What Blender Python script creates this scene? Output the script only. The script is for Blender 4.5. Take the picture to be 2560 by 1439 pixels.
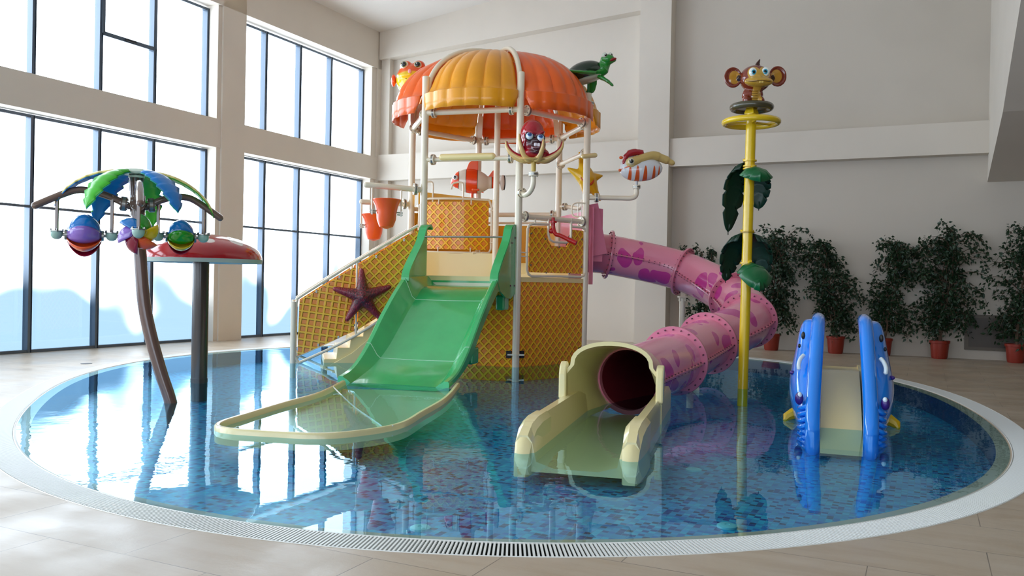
import bpy, bmesh, math, random
from math import sin, cos, pi, radians, hypot, sqrt, atan2
from mathutils import Vector, Matrix
random.seed(7)
for o in list(bpy.data.objects): bpy.data.objects.remove(o, do_unlink=True)
SC = bpy.context.scene

# ---------------------------------------------------------------- camera
F_PX = 2122.0; PITCH = -0.0060; ROLL = 0.0193; CAM_H = 1.5; YAW = 0.4526
cd = bpy.data.cameras.new('camera'); cam = bpy.data.objects.new('camera', cd)
SC.collection.objects.link(cam); SC.camera = cam
cd.sensor_width = 36.0; cd.lens = F_PX / 2560.0 * 36.0; cd.clip_end = 300
fw = Vector((0, cos(PITCH), sin(PITCH))); up0 = Vector((0, -sin(PITCH), cos(PITCH))); rt0 = Vector((1, 0, 0))
rt = rt0 * cos(ROLL) + up0 * sin(ROLL); up = up0 * cos(ROLL) - rt0 * sin(ROLL)
cam.matrix_world = Matrix(((rt.x, up.x, -fw.x, 0), (rt.y, up.y, -fw.y, 0), (rt.z, up.z, -fw.z, CAM_H), (0, 0, 0, 1)))

# ---------------------------------------------------------------- world, light, exposure
W = bpy.data.worlds.new('world'); SC.world = W; W.use_nodes = True
nt = W.node_tree; bg = nt.nodes['Background']
tcw = nt.nodes.new('ShaderNodeTexCoord'); sepw = nt.nodes.new('ShaderNodeSeparateXYZ'); rmp = nt.nodes.new('ShaderNodeValToRGB')
nt.links.new(tcw.outputs['Generated'], sepw.inputs[0]); nt.links.new(sepw.outputs['Z'], rmp.inputs[0]); nt.links.new(rmp.outputs[0], bg.inputs[0])
rmp.color_ramp.elements[0].position = 0.0; rmp.color_ramp.elements[0].color = (0.74, 0.86, 1.0, 1)
rmp.color_ramp.elements[1].position = 0.5; rmp.color_ramp.elements[1].color = (0.80, 0.90, 1.0, 1)
bg.inputs[1].default_value = 6.0
SC.view_settings.view_transform = 'Standard'; SC.view_settings.look = 'None'
SC.view_settings.gamma = 1.0; SC.view_settings.use_curve_mapping = False
SC.view_settings.exposure = 0.5
cy = SC.cycles
cy.use_denoising = True
cy.max_bounces = 8; cy.diffuse_bounces = 5; cy.glossy_bounces = 4; cy.transmission_bounces = 4; cy.transparent_max_bounces = 12
cy.caustics_reflective = False; cy.caustics_refractive = False
cy.sample_clamp_indirect = 6.0; cy.blur_glossy = 0.5

# ---------------------------------------------------------------- helpers
def C3(h):
    if isinstance(h, (tuple, list)): return tuple(h[:3]) + (1.0,)
    h = h.lstrip('#'); r = []
    for i in (0, 2, 4):
        c = int(h[i:i+2], 16) / 255.0
        r.append(c / 12.92 if c <= 0.04045 else ((c + 0.055) / 1.055) ** 2.4)
    return tuple(r) + (1.0,)

class NT:
    def __init__(s, m):
        s.m = m; m.use_nodes = True; s.t = m.node_tree; s.b = s.t.nodes.get('Principled BSDF'); s.out = s.t.nodes.get('Material Output')
    def n(s, ty, **k):
        x = s.t.nodes.new(ty)
        for a, b in k.items(): setattr(x, a, b)
        return x
    def l(s, a, b): s.t.links.new(a, b)
    def math(s, op, a, b=None, c=None, clamp=False):
        x = s.n('ShaderNodeMath', operation=op); x.use_clamp = clamp
        for i, v in enumerate((a, b, c)):
            if v is None: continue
            if hasattr(v, 'links'): s.l(v, x.inputs[i])
            else: x.inputs[i].default_value = v
        return x.outputs[0]
    def vm(s, op, a, b=None, out=0):
        x = s.n('ShaderNodeVectorMath', operation=op)
        for i, v in enumerate((a, b)):
            if v is None: continue
            if hasattr(v, 'links'): s.l(v, x.inputs[i])
            else: x.inputs[i].default_value = v
        return x.outputs[out]
    def mix(s, f, a, b):
        x = s.n('ShaderNodeMix', data_type='RGBA')
        for i, v in ((0, f), (6, a), (7, b)):
            if hasattr(v, 'links'): s.l(v, x.inputs[i])
            else: x.inputs[i].default_value = C3(v) if i else v
        return x.outputs[2]
    def noise(s, vec, scale, detail=3.0, rough=0.5):
        x = s.n('ShaderNodeTexNoise'); x.inputs['Scale'].default_value = scale; x.inputs['Detail'].default_value = detail; x.inputs['Roughness'].default_value = rough
        if vec is not None: s.l(vec, x.inputs['Vector'])
        return x.outputs[0]
    def smooth(s, v, lo, hi, a=0.0, b=1.0):
        x = s.n('ShaderNodeMapRange', interpolation_type='SMOOTHSTEP')
        s.l(v, x.inputs[0])
        for i, k in enumerate((lo, hi, a, b)): x.inputs[i + 1].default_value = k
        return x.outputs[0]
    def bump(s, h, strength=0.3, dist=0.01):
        x = s.n('ShaderNodeBump'); x.inputs['Strength'].default_value = strength; x.inputs['Distance'].default_value = dist
        s.l(h, x.inputs['Height']); s.l(x.outputs[0], s.b.inputs['Normal'])
    def coord(s, k='Object'): return s.n('ShaderNodeTexCoord').outputs[k]

def P(name, col, rough=0.4, metal=0.0, coat=0.0, sub=None, var=0.0, spec=0.5):
    m = bpy.data.materials.new(name); k = NT(m); b = k.b
    b.inputs['Base Color'].default_value = C3(col); b.inputs['Roughness'].default_value = rough
    b.inputs['Metallic'].default_value = metal; b.inputs['Specular IOR Level'].default_value = spec
    if coat: b.inputs['Coat Weight'].default_value = coat; b.inputs['Coat Roughness'].default_value = 0.08
    if var:
        n = k.noise(k.coord(), 3.0, 4.0)
        f = k.smooth(n, 0.3, 0.7, 0.0, var)
        c = C3(col); d = tuple(x * 0.6 for x in c[:3])
        k.l(k.mix(f, tuple(c[:3]), d), b.inputs['Base Color'])
    return m

def blend(name, col, zones, rough=0.25, coat=0.5, bump=None):
    """painted figure: zones = [(centre, radii, colour, softness)] in object space"""
    m = P(name, col, rough, coat=coat); k = NT(m); co = k.coord(); cur = tuple(C3(col)[:3])
    for (c, r, cc, soft) in zones:
        d = k.vm('SUBTRACT', co, Vector(c)); d = k.vm('DIVIDE', d, Vector(r)); L = k.vm('LENGTH', d, None, 1)
        f = k.smooth(L, 1.0 - soft, 1.0 + soft, 1.0, 0.0)
        cur = k.mix(f, cur, tuple(C3(cc)[:3]))
    k.l(cur, k.b.inputs['Base Color'])
    if bump: k.bump(k.noise(co, bump[0]), bump[1], 0.02)
    return m

class MB:
    def __init__(s): s.v = []; s.f = []; s.mi = []; s.uv = {}; s.cm = 0
    def add(s, vs, fs, uvs=None):
        o = len(s.v); s.v += [Vector(p) for p in vs]
        if uvs:
            for i, u in enumerate(uvs): s.uv[o + i] = u
        for f in fs: s.f.append([i + o for i in f]); s.mi.append(s.cm)
        return s
    def box(s, c, d, M=None):
        vs = [Vector((x * d[0] / 2, y * d[1] / 2, z * d[2] / 2)) for x in (-1, 1) for y in (-1, 1) for z in (-1, 1)]
        if M is not None: vs = [M @ p for p in vs]
        c = Vector(c); return s.add([p + c for p in vs], [(0, 1, 3, 2), (4, 6, 7, 5), (0, 4, 5, 1), (2, 3, 7, 6), (0, 2, 6, 4), (1, 5, 7, 3)])
    def beam(s, a, b, w, h, upv=(0, 0, 1)):
        a = Vector(a); b = Vector(b); d = (b - a); L = d.length; d.normalize(); x = d.cross(Vector(upv))
        if x.length < 1e-5: x = Vector((1, 0, 0))
        x.normalize(); z = x.cross(d)
        M = Matrix((x, d, z)).transposed()
        return s.box((a + b) / 2, (w, L, h), M)
    def loft(s, rings, close=True, caps=True, loop=False):
        n = len(rings[0]); o = len(s.v)
        for r in rings: s.v += [Vector(p) for p in r]
        m = len(rings)
        for i in range(m if loop else m - 1):
            a = o + i * n; b = o + ((i + 1) % m) * n
            for j in range(n if close else n - 1):
                k = (j + 1) % n; s.f.append([a + j, a + k, b + k, b + j]); s.mi.append(s.cm)
        if caps and not loop and close:
            s.f.append([o + j for j in range(n)][::-1]); s.mi.append(s.cm)
            s.f.append([o + (m - 1) * n + j for j in range(n)]); s.mi.append(s.cm)
        return s
    def tube(s, pts, r, seg=12, caps=True, loop=False, dome=False, flat=None):
        pts = [Vector(p) for p in pts]; m = len(pts); rs = list(r) if isinstance(r, (list, tuple)) else [r] * m
        T = []
        for i in range(m):
            if loop: d = pts[(i + 1) % m] - pts[i - 1]
            else: d = pts[min(i + 1, m - 1)] - pts[max(i - 1, 0)]
            T.append(d.normalized())
        n = T[0].orthogonal().normalized()
        if abs(T[0].z) < 0.9: n = (Vector((0, 0, 1)) - T[0] * T[0].z).normalized()
        N = [n]
        for i in range(1, m):
            n = N[-1] - T[i] * N[-1].dot(T[i]); N.append(n.normalized())
        if dome:
            d0 = -T[0]; d1 = T[-1]; P0 = []; P1 = []
            for q in (0.9, 0.6, 0.25): 
                P0.append((pts[0] + d0 * rs[0] * q, rs[0] * sqrt(1 - q * q), N[0], T[0])); P1.insert(0, (pts[-1] + d1 * rs[-1] * q, rs[-1] * sqrt(1 - q * q), N[-1], T[-1]))
            L = P0 + list(zip(pts, rs, N, T)) + P1
        else: L = list(zip(pts, rs, N, T))
        rings = []
        for p, rr, n, t in L:
            b = t.cross(n); fl = flat or 1.0
            rings.append([p + (n * cos(a) * fl + b * sin(a)) * rr for a in [2 * pi * j / seg for j in range(seg)]])
        return s.loft(rings, True, caps, loop)
    def lathe(s, prof, c=(0, 0, 0), seg=32, M=None, caps=True):
        c = Vector(c); rings = []
        for r, z in prof:
            R = [Vector((r * cos(2 * pi * j / seg), r * sin(2 * pi * j / seg), z)) for j in range(seg)]
            if M is not None: R = [M @ p for p in R]
            rings.append([p + c for p in R])
        return s.loft(rings, True, caps)
    def ell(s, c, r, M=None, seg=20, rings=12):
        if not isinstance(r, (tuple, list)): r = (r, r, r)
        prof = [(max(1e-4, sin(pi * i / rings)), -cos(pi * i / rings)) for i in range(rings + 1)]
        c = Vector(c); R = []
        for a, z in prof:
            q = [Vector((a * cos(2 * pi * j / seg) * r[0], a * sin(2 * pi * j / seg) * r[1], z * r[2])) for j in range(seg)]
            if M is not None: q = [M @ p for p in q]
            R.append([p + c for p in q])
        return s.loft(R, True, True)
    def prism(s, poly, O, X, Y, t):
        """poly in (x,y) of frame O,X,Y; thickness t centred along the normal; uv = frame coords"""
        O = Vector(O); X = Vector(X).normalized(); Y = Vector(Y).normalized(); N = X.cross(Y); n = len(poly)
        f = [O + X * a + Y * b + N * t / 2 for a, b in poly]; g = [O + X * a + Y * b - N * t / 2 for a, b in poly]
        return s.add(f + g, [list(range(n)), list(range(n, 2 * n))[::-1]] + [(i, i + n, (i + 1) % n + n, (i + 1) % n) for i in range(n)], list(poly) * 2)
    def bolt(s, c, n, r=0.012, h=0.012):
        n = Vector(n).normalized(); return s.tube([Vector(c), Vector(c) + n * h], r, 6)
    def build(s, name, mat, parent=None, smooth=True, ang=38, org=None, bevel=0, rot=None):
        base = Vector((0, 0, 0))
        if parent is not None:
            q = parent
            while q.parent is not None: q = q.parent
            base = Vector(q.get('_b', q.location)) if '_b' in q else q.location.copy()
        elif org is not None: base = Vector(org)
        me = bpy.data.meshes.new(name)
        me.from_pydata([tuple(p - base) for p in s.v], [], s.f)
        if s.uv:
            ul = me.uv_layers.new(name='uv')
            for lp in me.loops: ul.data[lp.index].uv = s.uv.get(lp.vertex_index, (0, 0))
        mats = mat if isinstance(mat, (list, tuple)) else [mat]
        for m in mats: me.materials.append(m)
        if len(mats) > 1:
            for p, i in zip(me.polygons, s.mi): p.material_index = i
        bm = bmesh.new(); bm.from_mesh(me); bmesh.ops.recalc_face_normals(bm, faces=bm.faces); bm.to_mesh(me); bm.free()
        if smooth:
            me.polygons.foreach_set('use_smooth', [True] * len(me.polygons)); me.set_sharp_from_angle(angle=radians(ang))
        o = bpy.data.objects.new(name, me); SC.collection.objects.link(o)
        if parent is not None: o.parent = parent
        else: o.location = base
        if bevel:
            b = o.modifiers.new('bevel', 'BEVEL'); b.width = bevel; b.segments = 2; b.limit_method = 'ANGLE'; b.angle_limit = radians(40)
        return o

def thing(name, label, cat, loc=(0, 0, 0), group=None):
    o = bpy.data.objects.new(name, None); SC.collection.objects.link(o); o.location = loc; o.empty_display_size = 0.1
    o['label'] = label; o['category'] = cat
    if group: o['group'] = group
    return o
def tag(o, label, cat, group=None):
    o['label'] = label; o['category'] = cat
    if group: o['group'] = group
    return o
def struct(o): o['kind'] = 'structure'; return o
def copy_tree(o, parent=None):
    c = o.copy(); SC.collection.objects.link(c); c.parent = parent
    for ch in [x for x in bpy.data.objects if x.parent == o]: copy_tree(ch, c)
    return c
def fuse(o, voxel=0.012, it=6):
    r = o.modifiers.new('r', 'REMESH'); r.mode = 'VOXEL'; r.voxel_size = voxel; r.use_smooth_shade = True
    q = o.modifiers.new('s', 'SMOOTH'); q.iterations = it; q.factor = 0.6
    return o
def catmull(pts, n=8, loop=False):
    pts = [Vector(p) for p in pts]; m = len(pts); out = []
    for i in range(m if loop else m - 1):
        if loop: a, b, c, d = pts[i - 1], pts[i], pts[(i + 1) % m], pts[(i + 2) % m]
        else: a, b, c, d = pts[max(i - 1, 0)], pts[i], pts[i + 1], pts[min(i + 2, m - 1)]
        for j in range(n):
            t = j / n; out.append(0.5 * ((2 * b) + (c - a) * t + (2 * a - 5 * b + 4 * c - d) * t * t + (3 * b - a - 3 * c + d) * t ** 3))
    if not loop: out.append(pts[-1])
    return out
def Rz(a): return Matrix.Rotation(a, 3, 'Z')
def Rx(a): return Matrix.Rotation(a, 3, 'X')
def Ry(a): return Matrix.Rotation(a, 3, 'Y')
def toaxis(n): return Vector((0, 0, 1)).rotation_difference(Vector(n).normalized()).to_matrix()
def roundrect(x0, y0, x1, y1, r, n=5):
    out = []
    for cx, cy_, a0 in ((x1 - r, y1 - r, 0), (x0 + r, y1 - r, 90), (x0 + r, y0 + r, 180), (x1 - r, y0 + r, 270)):
        for i in range(n + 1):
            a = radians(a0 + 90 * i / n); out.append((cx + r * cos(a), cy_ + r * sin(a)))
    return out

# ---------------------------------------------------------------- materials
def mat_wall(name, col, s=1.0):
    m = P(name, col, 0.75); k = NT(m); n = k.noise(k.coord(), 0.8, 5.0); c = C3(col)
    k.l(k.mix(k.smooth(n, 0.35, 0.75, 0, 0.35), tuple(c[:3]), tuple(x * 0.88 for x in c[:3])), k.b.inputs['Base Color'])
    k.bump(k.noise(k.coord(), 60, 3.0), 0.08, 0.004); return m
M_wall = mat_wall('painted_plaster', '#d6cdc0')
M_wall2 = mat_wall('brown_plaster', '#6b5f52')
M_ceil = mat_wall('ceiling_plaster', '#ded8d0')
M_alu = P('dark_blue_aluminium', '#53606f', 0.35, 0.3)
M_gasket = P('black_gasket', '#1a2430', 0.6)

def mat_floor():
    m = P('stone_deck_tiles', '#b7aa98', 0.35); k = NT(m); co = k.coord()
    br = k.n('ShaderNodeTexBrick'); br.offset = 0.5; br.inputs['Scale'].default_value = 1.0
    mp = k.n('ShaderNodeMapping'); k.l(co, mp.inputs[0]); mp.inputs['Location'].default_value = (0.25, -0.2, 0); k.l(mp.outputs[0], br.inputs['Vector'])
    br.inputs['Brick Width'].default_value = 1.2; br.inputs['Row Height'].default_value = 0.6; br.inputs['Mortar Size'].default_value = 0.003; br.inputs['Mortar Smooth'].default_value = 0.1
    br.inputs['Color1'].default_value = C3('#b9aa97'); br.inputs['Color2'].default_value = C3('#afa08c'); br.inputs['Mortar'].default_value = C3('#6f665c')
    st = k.n('ShaderNodeMapping'); k.l(co, st.inputs[0]); st.inputs['Scale'].default_value = (0.6, 3.0, 1)
    n1 = k.noise(st.outputs[0], 2.2, 7.0, 0.6); n2 = k.noise(co, 1.1, 4.0)
    c = k.mix(k.smooth(n1, 0.4, 0.7, 0, 0.55), br.outputs['Color'], '#a48e74'); c = k.mix(k.smooth(n2, 0.45, 0.75, 0, 0.4), c, '#bfb6a9')
    k.l(c, k.b.inputs['Base Color'])
    k.l(k.smooth(k.noise(co, 1.6, 5.0), 0.3, 0.7, 0.30, 0.46), k.b.inputs['Roughness']); k.b.inputs['Specular IOR Level'].default_value = 0.42
    h = k.math('MULTIPLY', k.noise(co, 14, 6.0, 0.6), 0.5); h = k.math('SUBTRACT', h, k.math('MULTIPLY', br.outputs['Fac'], 0.5))
    k.bump(h, 0.28, 0.012); return m
M_floor = mat_floor()

def mat_mosaic():
    m = P('blue_glass_mosaic', '#1f6f9a', 0.3); k = NT(m); co = k.coord()
    s = k.vm('SCALE', co); k.t.nodes[-1].inputs[3].default_value = 1 / 0.05 if 'Scale' in [i.name for i in k.t.nodes[-1].inputs] else 20
    fl = k.vm('FLOOR', s); fr = k.vm('FRACTION', s)
    wn = k.n('ShaderNodeTexWhiteNoise', noise_dimensions='3D'); k.l(fl, wn.inputs[0])
    rp = k.n('ShaderNodeValToRGB'); rp.color_ramp.interpolation = 'CONSTANT'; k.l(wn.outputs[0], rp.inputs[0])
    cols = [(0, '#0098ce'), (0.2, '#0086c2'), (0.38, '#06aed2'), (0.5, '#008cbe'), (0.62, '#0068b8'), (0.74, '#032a88'), (0.86, '#0c1660'), (0.93, '#009cd6')]
    while len(rp.color_ramp.elements) < len(cols): rp.color_ramp.elements.new(0.99)
    for e, (p, c) in zip(rp.color_ramp.elements, cols): e.position = p; e.color = C3(c)
    sx = k.n('ShaderNodeSeparateXYZ'); k.l(fr, sx.inputs[0])
    d = None
    for o_ in (sx.outputs[0], sx.outputs[1]):
        q = k.math('ABSOLUTE', k.math('SUBTRACT', o_, 0.5)); d = q if d is None else k.math('MAXIMUM', d, q)
    g = k.math('GREATER_THAN', d, 0.465)
    k.l(k.mix(g, rp.outputs[0], '#3d8db0'), k.b.inputs['Base Color']); return m
M_mosaic = mat_mosaic()

def schlick(k, nrm, f0):
    ge = k.n('ShaderNodeNewGeometry'); c = k.math('ABSOLUTE', k.vm('DOT_PRODUCT', nrm if nrm is not None else ge.outputs['Normal'], ge.outputs['Incoming'], 1))
    return k.math('ADD', k.math('MULTIPLY', k.math('POWER', k.math('SUBTRACT', 1.0, c, clamp=True), 5.0), 1 - f0), f0, clamp=True)

def mat_water():
    m = bpy.data.materials.new('pool_water'); m.use_nodes = True; k = NT(m); k.t.nodes.remove(k.b)
    gl = k.n('ShaderNodeBsdfGlossy'); gl.inputs['Roughness'].default_value = 0.0; gl.inputs[0].default_value = (0.55, 0.82, 1.0, 1)
    tr = k.n('ShaderNodeBsdfTransparent'); tr.inputs[0].default_value = (0.74, 0.95, 1.0, 1)
    co = k.coord(); st = k.n('ShaderNodeMapping'); k.l(co, st.inputs[0]); st.inputs['Scale'].default_value = (1, 1, 1)
    amp = k.smooth(k.noise(co, 0.35, 2.0), 0.42, 0.62, 0.15, 1.0)
    n = k.math('MULTIPLY', k.math('ADD', k.noise(st.outputs[0], 3.2, 3.0, 0.5), k.math('MULTIPLY', k.noise(st.outputs[0], 0.8, 2.0), 1.2)), amp)
    b = k.n('ShaderNodeBump'); b.inputs['Strength'].default_value = 0.15; b.inputs['Distance'].default_value = 0.02; k.l(n, b.inputs['Height'])
    k.l(b.outputs[0], gl.inputs['Normal'])
    fr = schlick(k, b.outputs[0], 0.021)
    mx = k.n('ShaderNodeMixShader'); k.l(fr, mx.inputs[0]); k.l(tr.outputs[0], mx.inputs[1]); k.l(gl.outputs[0], mx.inputs[2]); k.l(mx.outputs[0], k.out.inputs[0])
    return m
M_water = mat_water()

def mat_glass():
    m = bpy.data.materials.new('window_glass'); m.use_nodes = True; k = NT(m); k.t.nodes.remove(k.b)
    gl = k.n('ShaderNodeBsdfGlossy'); gl.inputs['Roughness'].default_value = 0.02
    t1 = k.n('ShaderNodeBsdfTransparent'); t1.inputs[0].default_value = (0.97, 0.98, 0.98, 1)
    t2 = k.n('ShaderNodeBsdfTransparent'); t2.inputs[0].default_value = (0.085, 0.115, 0.14, 1)
    co = k.coord(); sp = k.n('ShaderNodeSeparateXYZ'); k.l(co, sp.inputs[0])
    n = k.noise(co, 0.55, 1.0); z = k.math('MULTIPLY_ADD', sp.outputs[2], -0.20, 0.20); y = k.smooth(sp.outputs[1], 15.5, 21.0, 0.0, 0.26)
    f = k.smooth(k.math('ADD', k.math('ADD', n, z), y), 0.38, 0.64)
    mx = k.n('ShaderNodeMixShader'); k.l(f, mx.inputs[0]); k.l(t1.outputs[0], mx.inputs[1]); k.l(t2.outputs[0], mx.inputs[2])
    m2 = k.n('ShaderNodeMixShader'); fr = schlick(k, None, 0.05)
    k.l(fr, m2.inputs[0]); k.l(mx.outputs[0], m2.inputs[1]); k.l(gl.outputs[0], m2.inputs[2]); k.l(m2.outputs[0], k.out.inputs[0])
    return m
M_glass = mat_glass()

def mat_waffle(name, pitch, rot, ridge='#ffc01e', pit='#f08a26', shade='#a9610e'):
    """moulded waffle relief: raised yellow ribs, sloped pits with a flat orange floor"""
    m = P(name, ridge, 0.3, coat=0.3); k = NT(m); uv = k.coord('UV')
    mp = k.n('ShaderNodeMapping'); k.l(uv, mp.inputs[0]); mp.inputs['Rotation'].default_value = (0, 0, radians(rot)); mp.inputs['Scale'].default_value = (1 / pitch, 1 / pitch, 1)
    fr = k.vm('FRACTION', mp.outputs[0]); sp = k.n('ShaderNodeSeparateXYZ'); k.l(fr, sp.inputs[0])
    ax = k.math('ABSOLUTE', k.math('SUBTRACT', sp.outputs[0], 0.5)); ay = k.math('ABSOLUTE', k.math('SUBTRACT', sp.outputs[1], 0.5)); d = k.math('MAXIMUM', ax, ay)
    h = k.smooth(d, 0.28, 0.40)
    k.l(k.mix(k.smooth(d, 0.30, 0.36), pit, ridge), k.b.inputs['Base Color'])
    k.bump(h, 1.0, 0.022); return m
M_waf_d = mat_waffle('waffle_diamond', 0.124, 45)
M_waf_s = mat_waffle('waffle_square', 0.125, -8)
M_tan = P('cream_fibreglass', '#efdb9c', 0.32, coat=0.3)
M_tan2 = P('cream_exit_fibreglass', '#ebdea6', 0.28, coat=0.4)
M_post = P('cream_painted_steel', '#ebdfc6', 0.28, coat=0.4)
M_steel = P('stainless_steel', '#9b9a94', 0.3, 0.9)
M_dark = P('black_rubber', '#15171a', 0.5)
M_yelp = P('plain_yellow_panel', '#e5a818', 0.35)
M_green = P('green_fibreglass', '#36b56a', 0.2, coat=0.5, var=0.25)
M_seam = P('pale_seam_filler', '#a9dcc0', 0.5)
M_gyel = P('roof_amber', '#f5a31a', 0.3, coat=0.2, var=0.2)
M_gor = P('roof_orange', '#f4661a', 0.3, coat=0.2, var=0.15)

def mat_pink():
    m = P('pink_spotted_fibreglass', '#e88ba6', 0.25, coat=0.4); k = NT(m); co = k.coord()
    nz = k.n('ShaderNodeTexNoise'); nz.inputs['Scale'].default_value = 1.7; nz.inputs['Detail'].default_value = 1.0; k.l(co, nz.inputs['Vector'])
    dv = k.vm('SCALE', k.vm('SUBTRACT', nz.outputs['Color'], Vector((0.5, 0.5, 0.5)))); k.t.nodes[-1].inputs[3].default_value = 0.55
    vo = k.n('ShaderNodeTexVoronoi'); vo.inputs['Scale'].default_value = 2.0; k.l(k.vm('ADD', co, dv), vo.inputs['Vector'])
    k.l(k.mix(k.smooth(vo.outputs['Distance'], 0.395, 0.408, 1.0, 0.0), '#f095ae', '#cf3f98'), k.b.inputs['Base Color']); return m
M_pink = mat_pink()
M_pinkp = P('pink_fibreglass', '#dd8199', 0.25, coat=0.4)
M_pinki = P('shaded_pink_lining', '#7a2430', 0.4)  # pink lining; the dark of the tube interior is put into the colour
M_bolt = P('bolt_dark', '#6a3d4a', 0.4, 0.5)

M_fill_glass = bpy.data.materials.new('fill_window_glass'); M_fill_glass.use_nodes = True; k_ = NT(M_fill_glass); k_.t.nodes.remove(k_.b); q_ = k_.n('ShaderNodeBsdfTransparent'); q_.inputs[0].default_value = (.55, .55, .56, 1); k_.l(q_.outputs[0], k_.out.inputs[0])

# ---------------------------------------------------------------- room (built in room axes u,v; object turned by -YAW)
EU = Vector((cos(YAW), -sin(YAW), 0)); EV = Vector((sin(YAW), cos(YAW), 0))
def roomobj(mb, name, mat, parent=None, **k):
    o = mb.build(name, mat, None, **k)
    if parent is not None: o.parent = parent
    else: o.rotation_euler = (0, 0, -YAW)
    return o
PC = Vector((-0.05, 11.9, 0)); PCOEF = [7.0061, -0.0028, 0.9864, -0.8209, -0.0834, 0.0068, 0.1428]
def pool_r(t):
    r = PCOEF[0]
    for k_ in (1, 2, 3): r += PCOEF[2 * k_ - 1] * cos(k_ * t) + PCOEF[2 * k_] * sin(k_ * t)
    return r
def pool_pt(t, off=0.0, z=0.0):
    p = PC + Vector((cos(t), sin(t), 0)) * pool_r(t); e = 1e-3
    q = PC + Vector((cos(t + e), sin(t + e), 0)) * pool_r(t + e); d = (q - p).normalized(); n = Vector((d.y, -d.x, 0))
    p = p + n * off; p.z = z; return p
def to_room(p): return Vector((p.dot(EU), p.dot(EV), p.z))
NP = 240
def ring(off, z): return [to_room(pool_pt(2 * pi * i / NP, off, z)) for i in range(NP)]
UW, UI = -15.3, -14.9          # glass plane, inner wall face
VB = 21.55                     # recessed back wall; beams stand at 21.3
U_R, V_F = 9.0, -8.0
# floor: deck with the pool cut out
bm_f = MB(); outer = []
corners = [(-15.6, V_F), (U_R, V_F), (U_R, VB), (-15.6, VB)]
rin = ring(0.27, 0.0)
for p in rin:
    c0 = to_room(PC); d = Vector((p.x - c0.x, p.y - c0.y)); ts = []
    for ax_, lo, hi in ((0, -15.6, U_R), (1, V_F, VB)):
        if abs(d[ax_]) > 1e-9: ts.append(max((lo - (c0.x, c0.y)[ax_]) / d[ax_], (hi - (c0.x, c0.y)[ax_]) / d[ax_]))
    t = min(ts); outer.append(Vector((c0.x + d.x * t, c0.y + d.y * t, 0)))
bm_f.loft([rin, outer], True, False)
for (x, y) in corners:
    i = min(range(NP), key=lambda i: (outer[i].x - x) ** 2 + (outer[i].y - y) ** 2)
    j = min((i - 1) % NP, (i + 1) % NP, key=lambda j: (outer[j].x - x) ** 2 + (outer[j].y - y) ** 2)
    bm_f.add([outer[i], outer[j], (x, y, 0)], [(0, 1, 2)])
struct(roomobj(bm_f, 'floor', M_floor, smooth=False))
# submerged coping, basin wall, basin floor
M_cop = P('submerged_beige_tile', '#c3ad94', 0.35); k_ = NT(M_cop)
b = MB(); b.loft([ring(0.02, 0.0), ring(0.0, -0.012), ring(-0.115, -0.02)], True, False); struct(roomobj(b, 'trim_1', M_cop))
M_navy = P('navy_step_tile', '#14306c', 0.3)
b = MB(); b.loft([ring(-0.115, -0.02), ring(-0.13, -0.27)], True, False); struct(roomobj(b, 'wall_pool', M_navy))
b = MB(); rr = ring(-0.12, -0.27); b.add(rr, [list(range(NP))]); struct(roomobj(b, 'floor_pool', M_mosaic, smooth=False))
b = MB(); rr = ring(0.0, 0.0); b.add([p + Vector((0, 0, -0.004)) for p in rr], [list(range(NP))]); wo = struct(roomobj(b, 'water', M_water))
# overflow grate
M_gr = P('white_plastic_grate', '#e9ece9', 0.4); M_ch = P('dark_channel', '#3b4038', 0.7)
g = thing('overflow_grate', 'white slatted overflow grate ringing the round pool edge', 'drain grate')
b = MB(); b.loft([ring(0.02, 0.0), ring(0.025, -0.12), ring(0.265, -0.12), ring(0.27, 0.0)], True, False)
o = b.build('channel', M_ch, g); o.rotation_euler = (0, 0, -YAW)
b = MB(); NS = 1850
acc = [0.0]; prev = pool_pt(0, 0.14)
for i in range(1, 2001): p = pool_pt(2 * pi * i / 2000, 0.14); acc.append(acc[-1] + (p - prev).length); prev = p
j = 0
for i in range(NS):
    L = acc[-1] * i / NS
    while acc[j + 1] < L: j += 1
    t = 2 * pi * (j + (L - acc[j]) / (acc[j + 1] - acc[j])) / 2000
    b.beam(pool_pt(t, 0.028, -0.004), pool_pt(t, 0.262, -0.004), 0.0125, 0.014)
for of in (0.02, 0.27): b.tube([pool_pt(2 * pi * i / NP, of, -0.002) for i in range(NP)], 0.006, 6, loop=True)
b.build('slats', M_gr, g, smooth=False)
M_inl = P('pool_inlet_plastic', '#7fd0d8', 0.4)
for (x, y, lab) in ((-0.62, 6.05, 'round pale floor inlet in front of the green slide'), (1.62, 6.25, 'round pale floor inlet between the cream chute and the small blue slide, nearest the grate'),
                    (1.78, 8.15, 'round pale floor inlet beside the cream exit chute under the pink reflection'), (4.55, 7.9, 'round pale floor inlet out past the small blue slide')):
    b = MB(); b.lathe([(0.075, -0.27), (0.075, -0.255), (0.06, -0.248), (0.02, -0.248), (0.02, -0.252)], (x, y, 0), 20)
    tag(b.build('floor_inlet', M_inl, org=(x, y, -0.27)), lab, 'pool inlet', 'round inlets in the pool floor')
b = MB(); b.lathe([(0.09, 0.0), (0.09, 0.006), (0.06, 0.004), (0.055, 0.004)], (-7.15, 14.3, 0), 20)
tag(b.build('deck_drain', M_dark, org=(-7.15, 14.3, 0)), 'small dark round drain cover in the deck by the big windows', 'drain')

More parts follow.
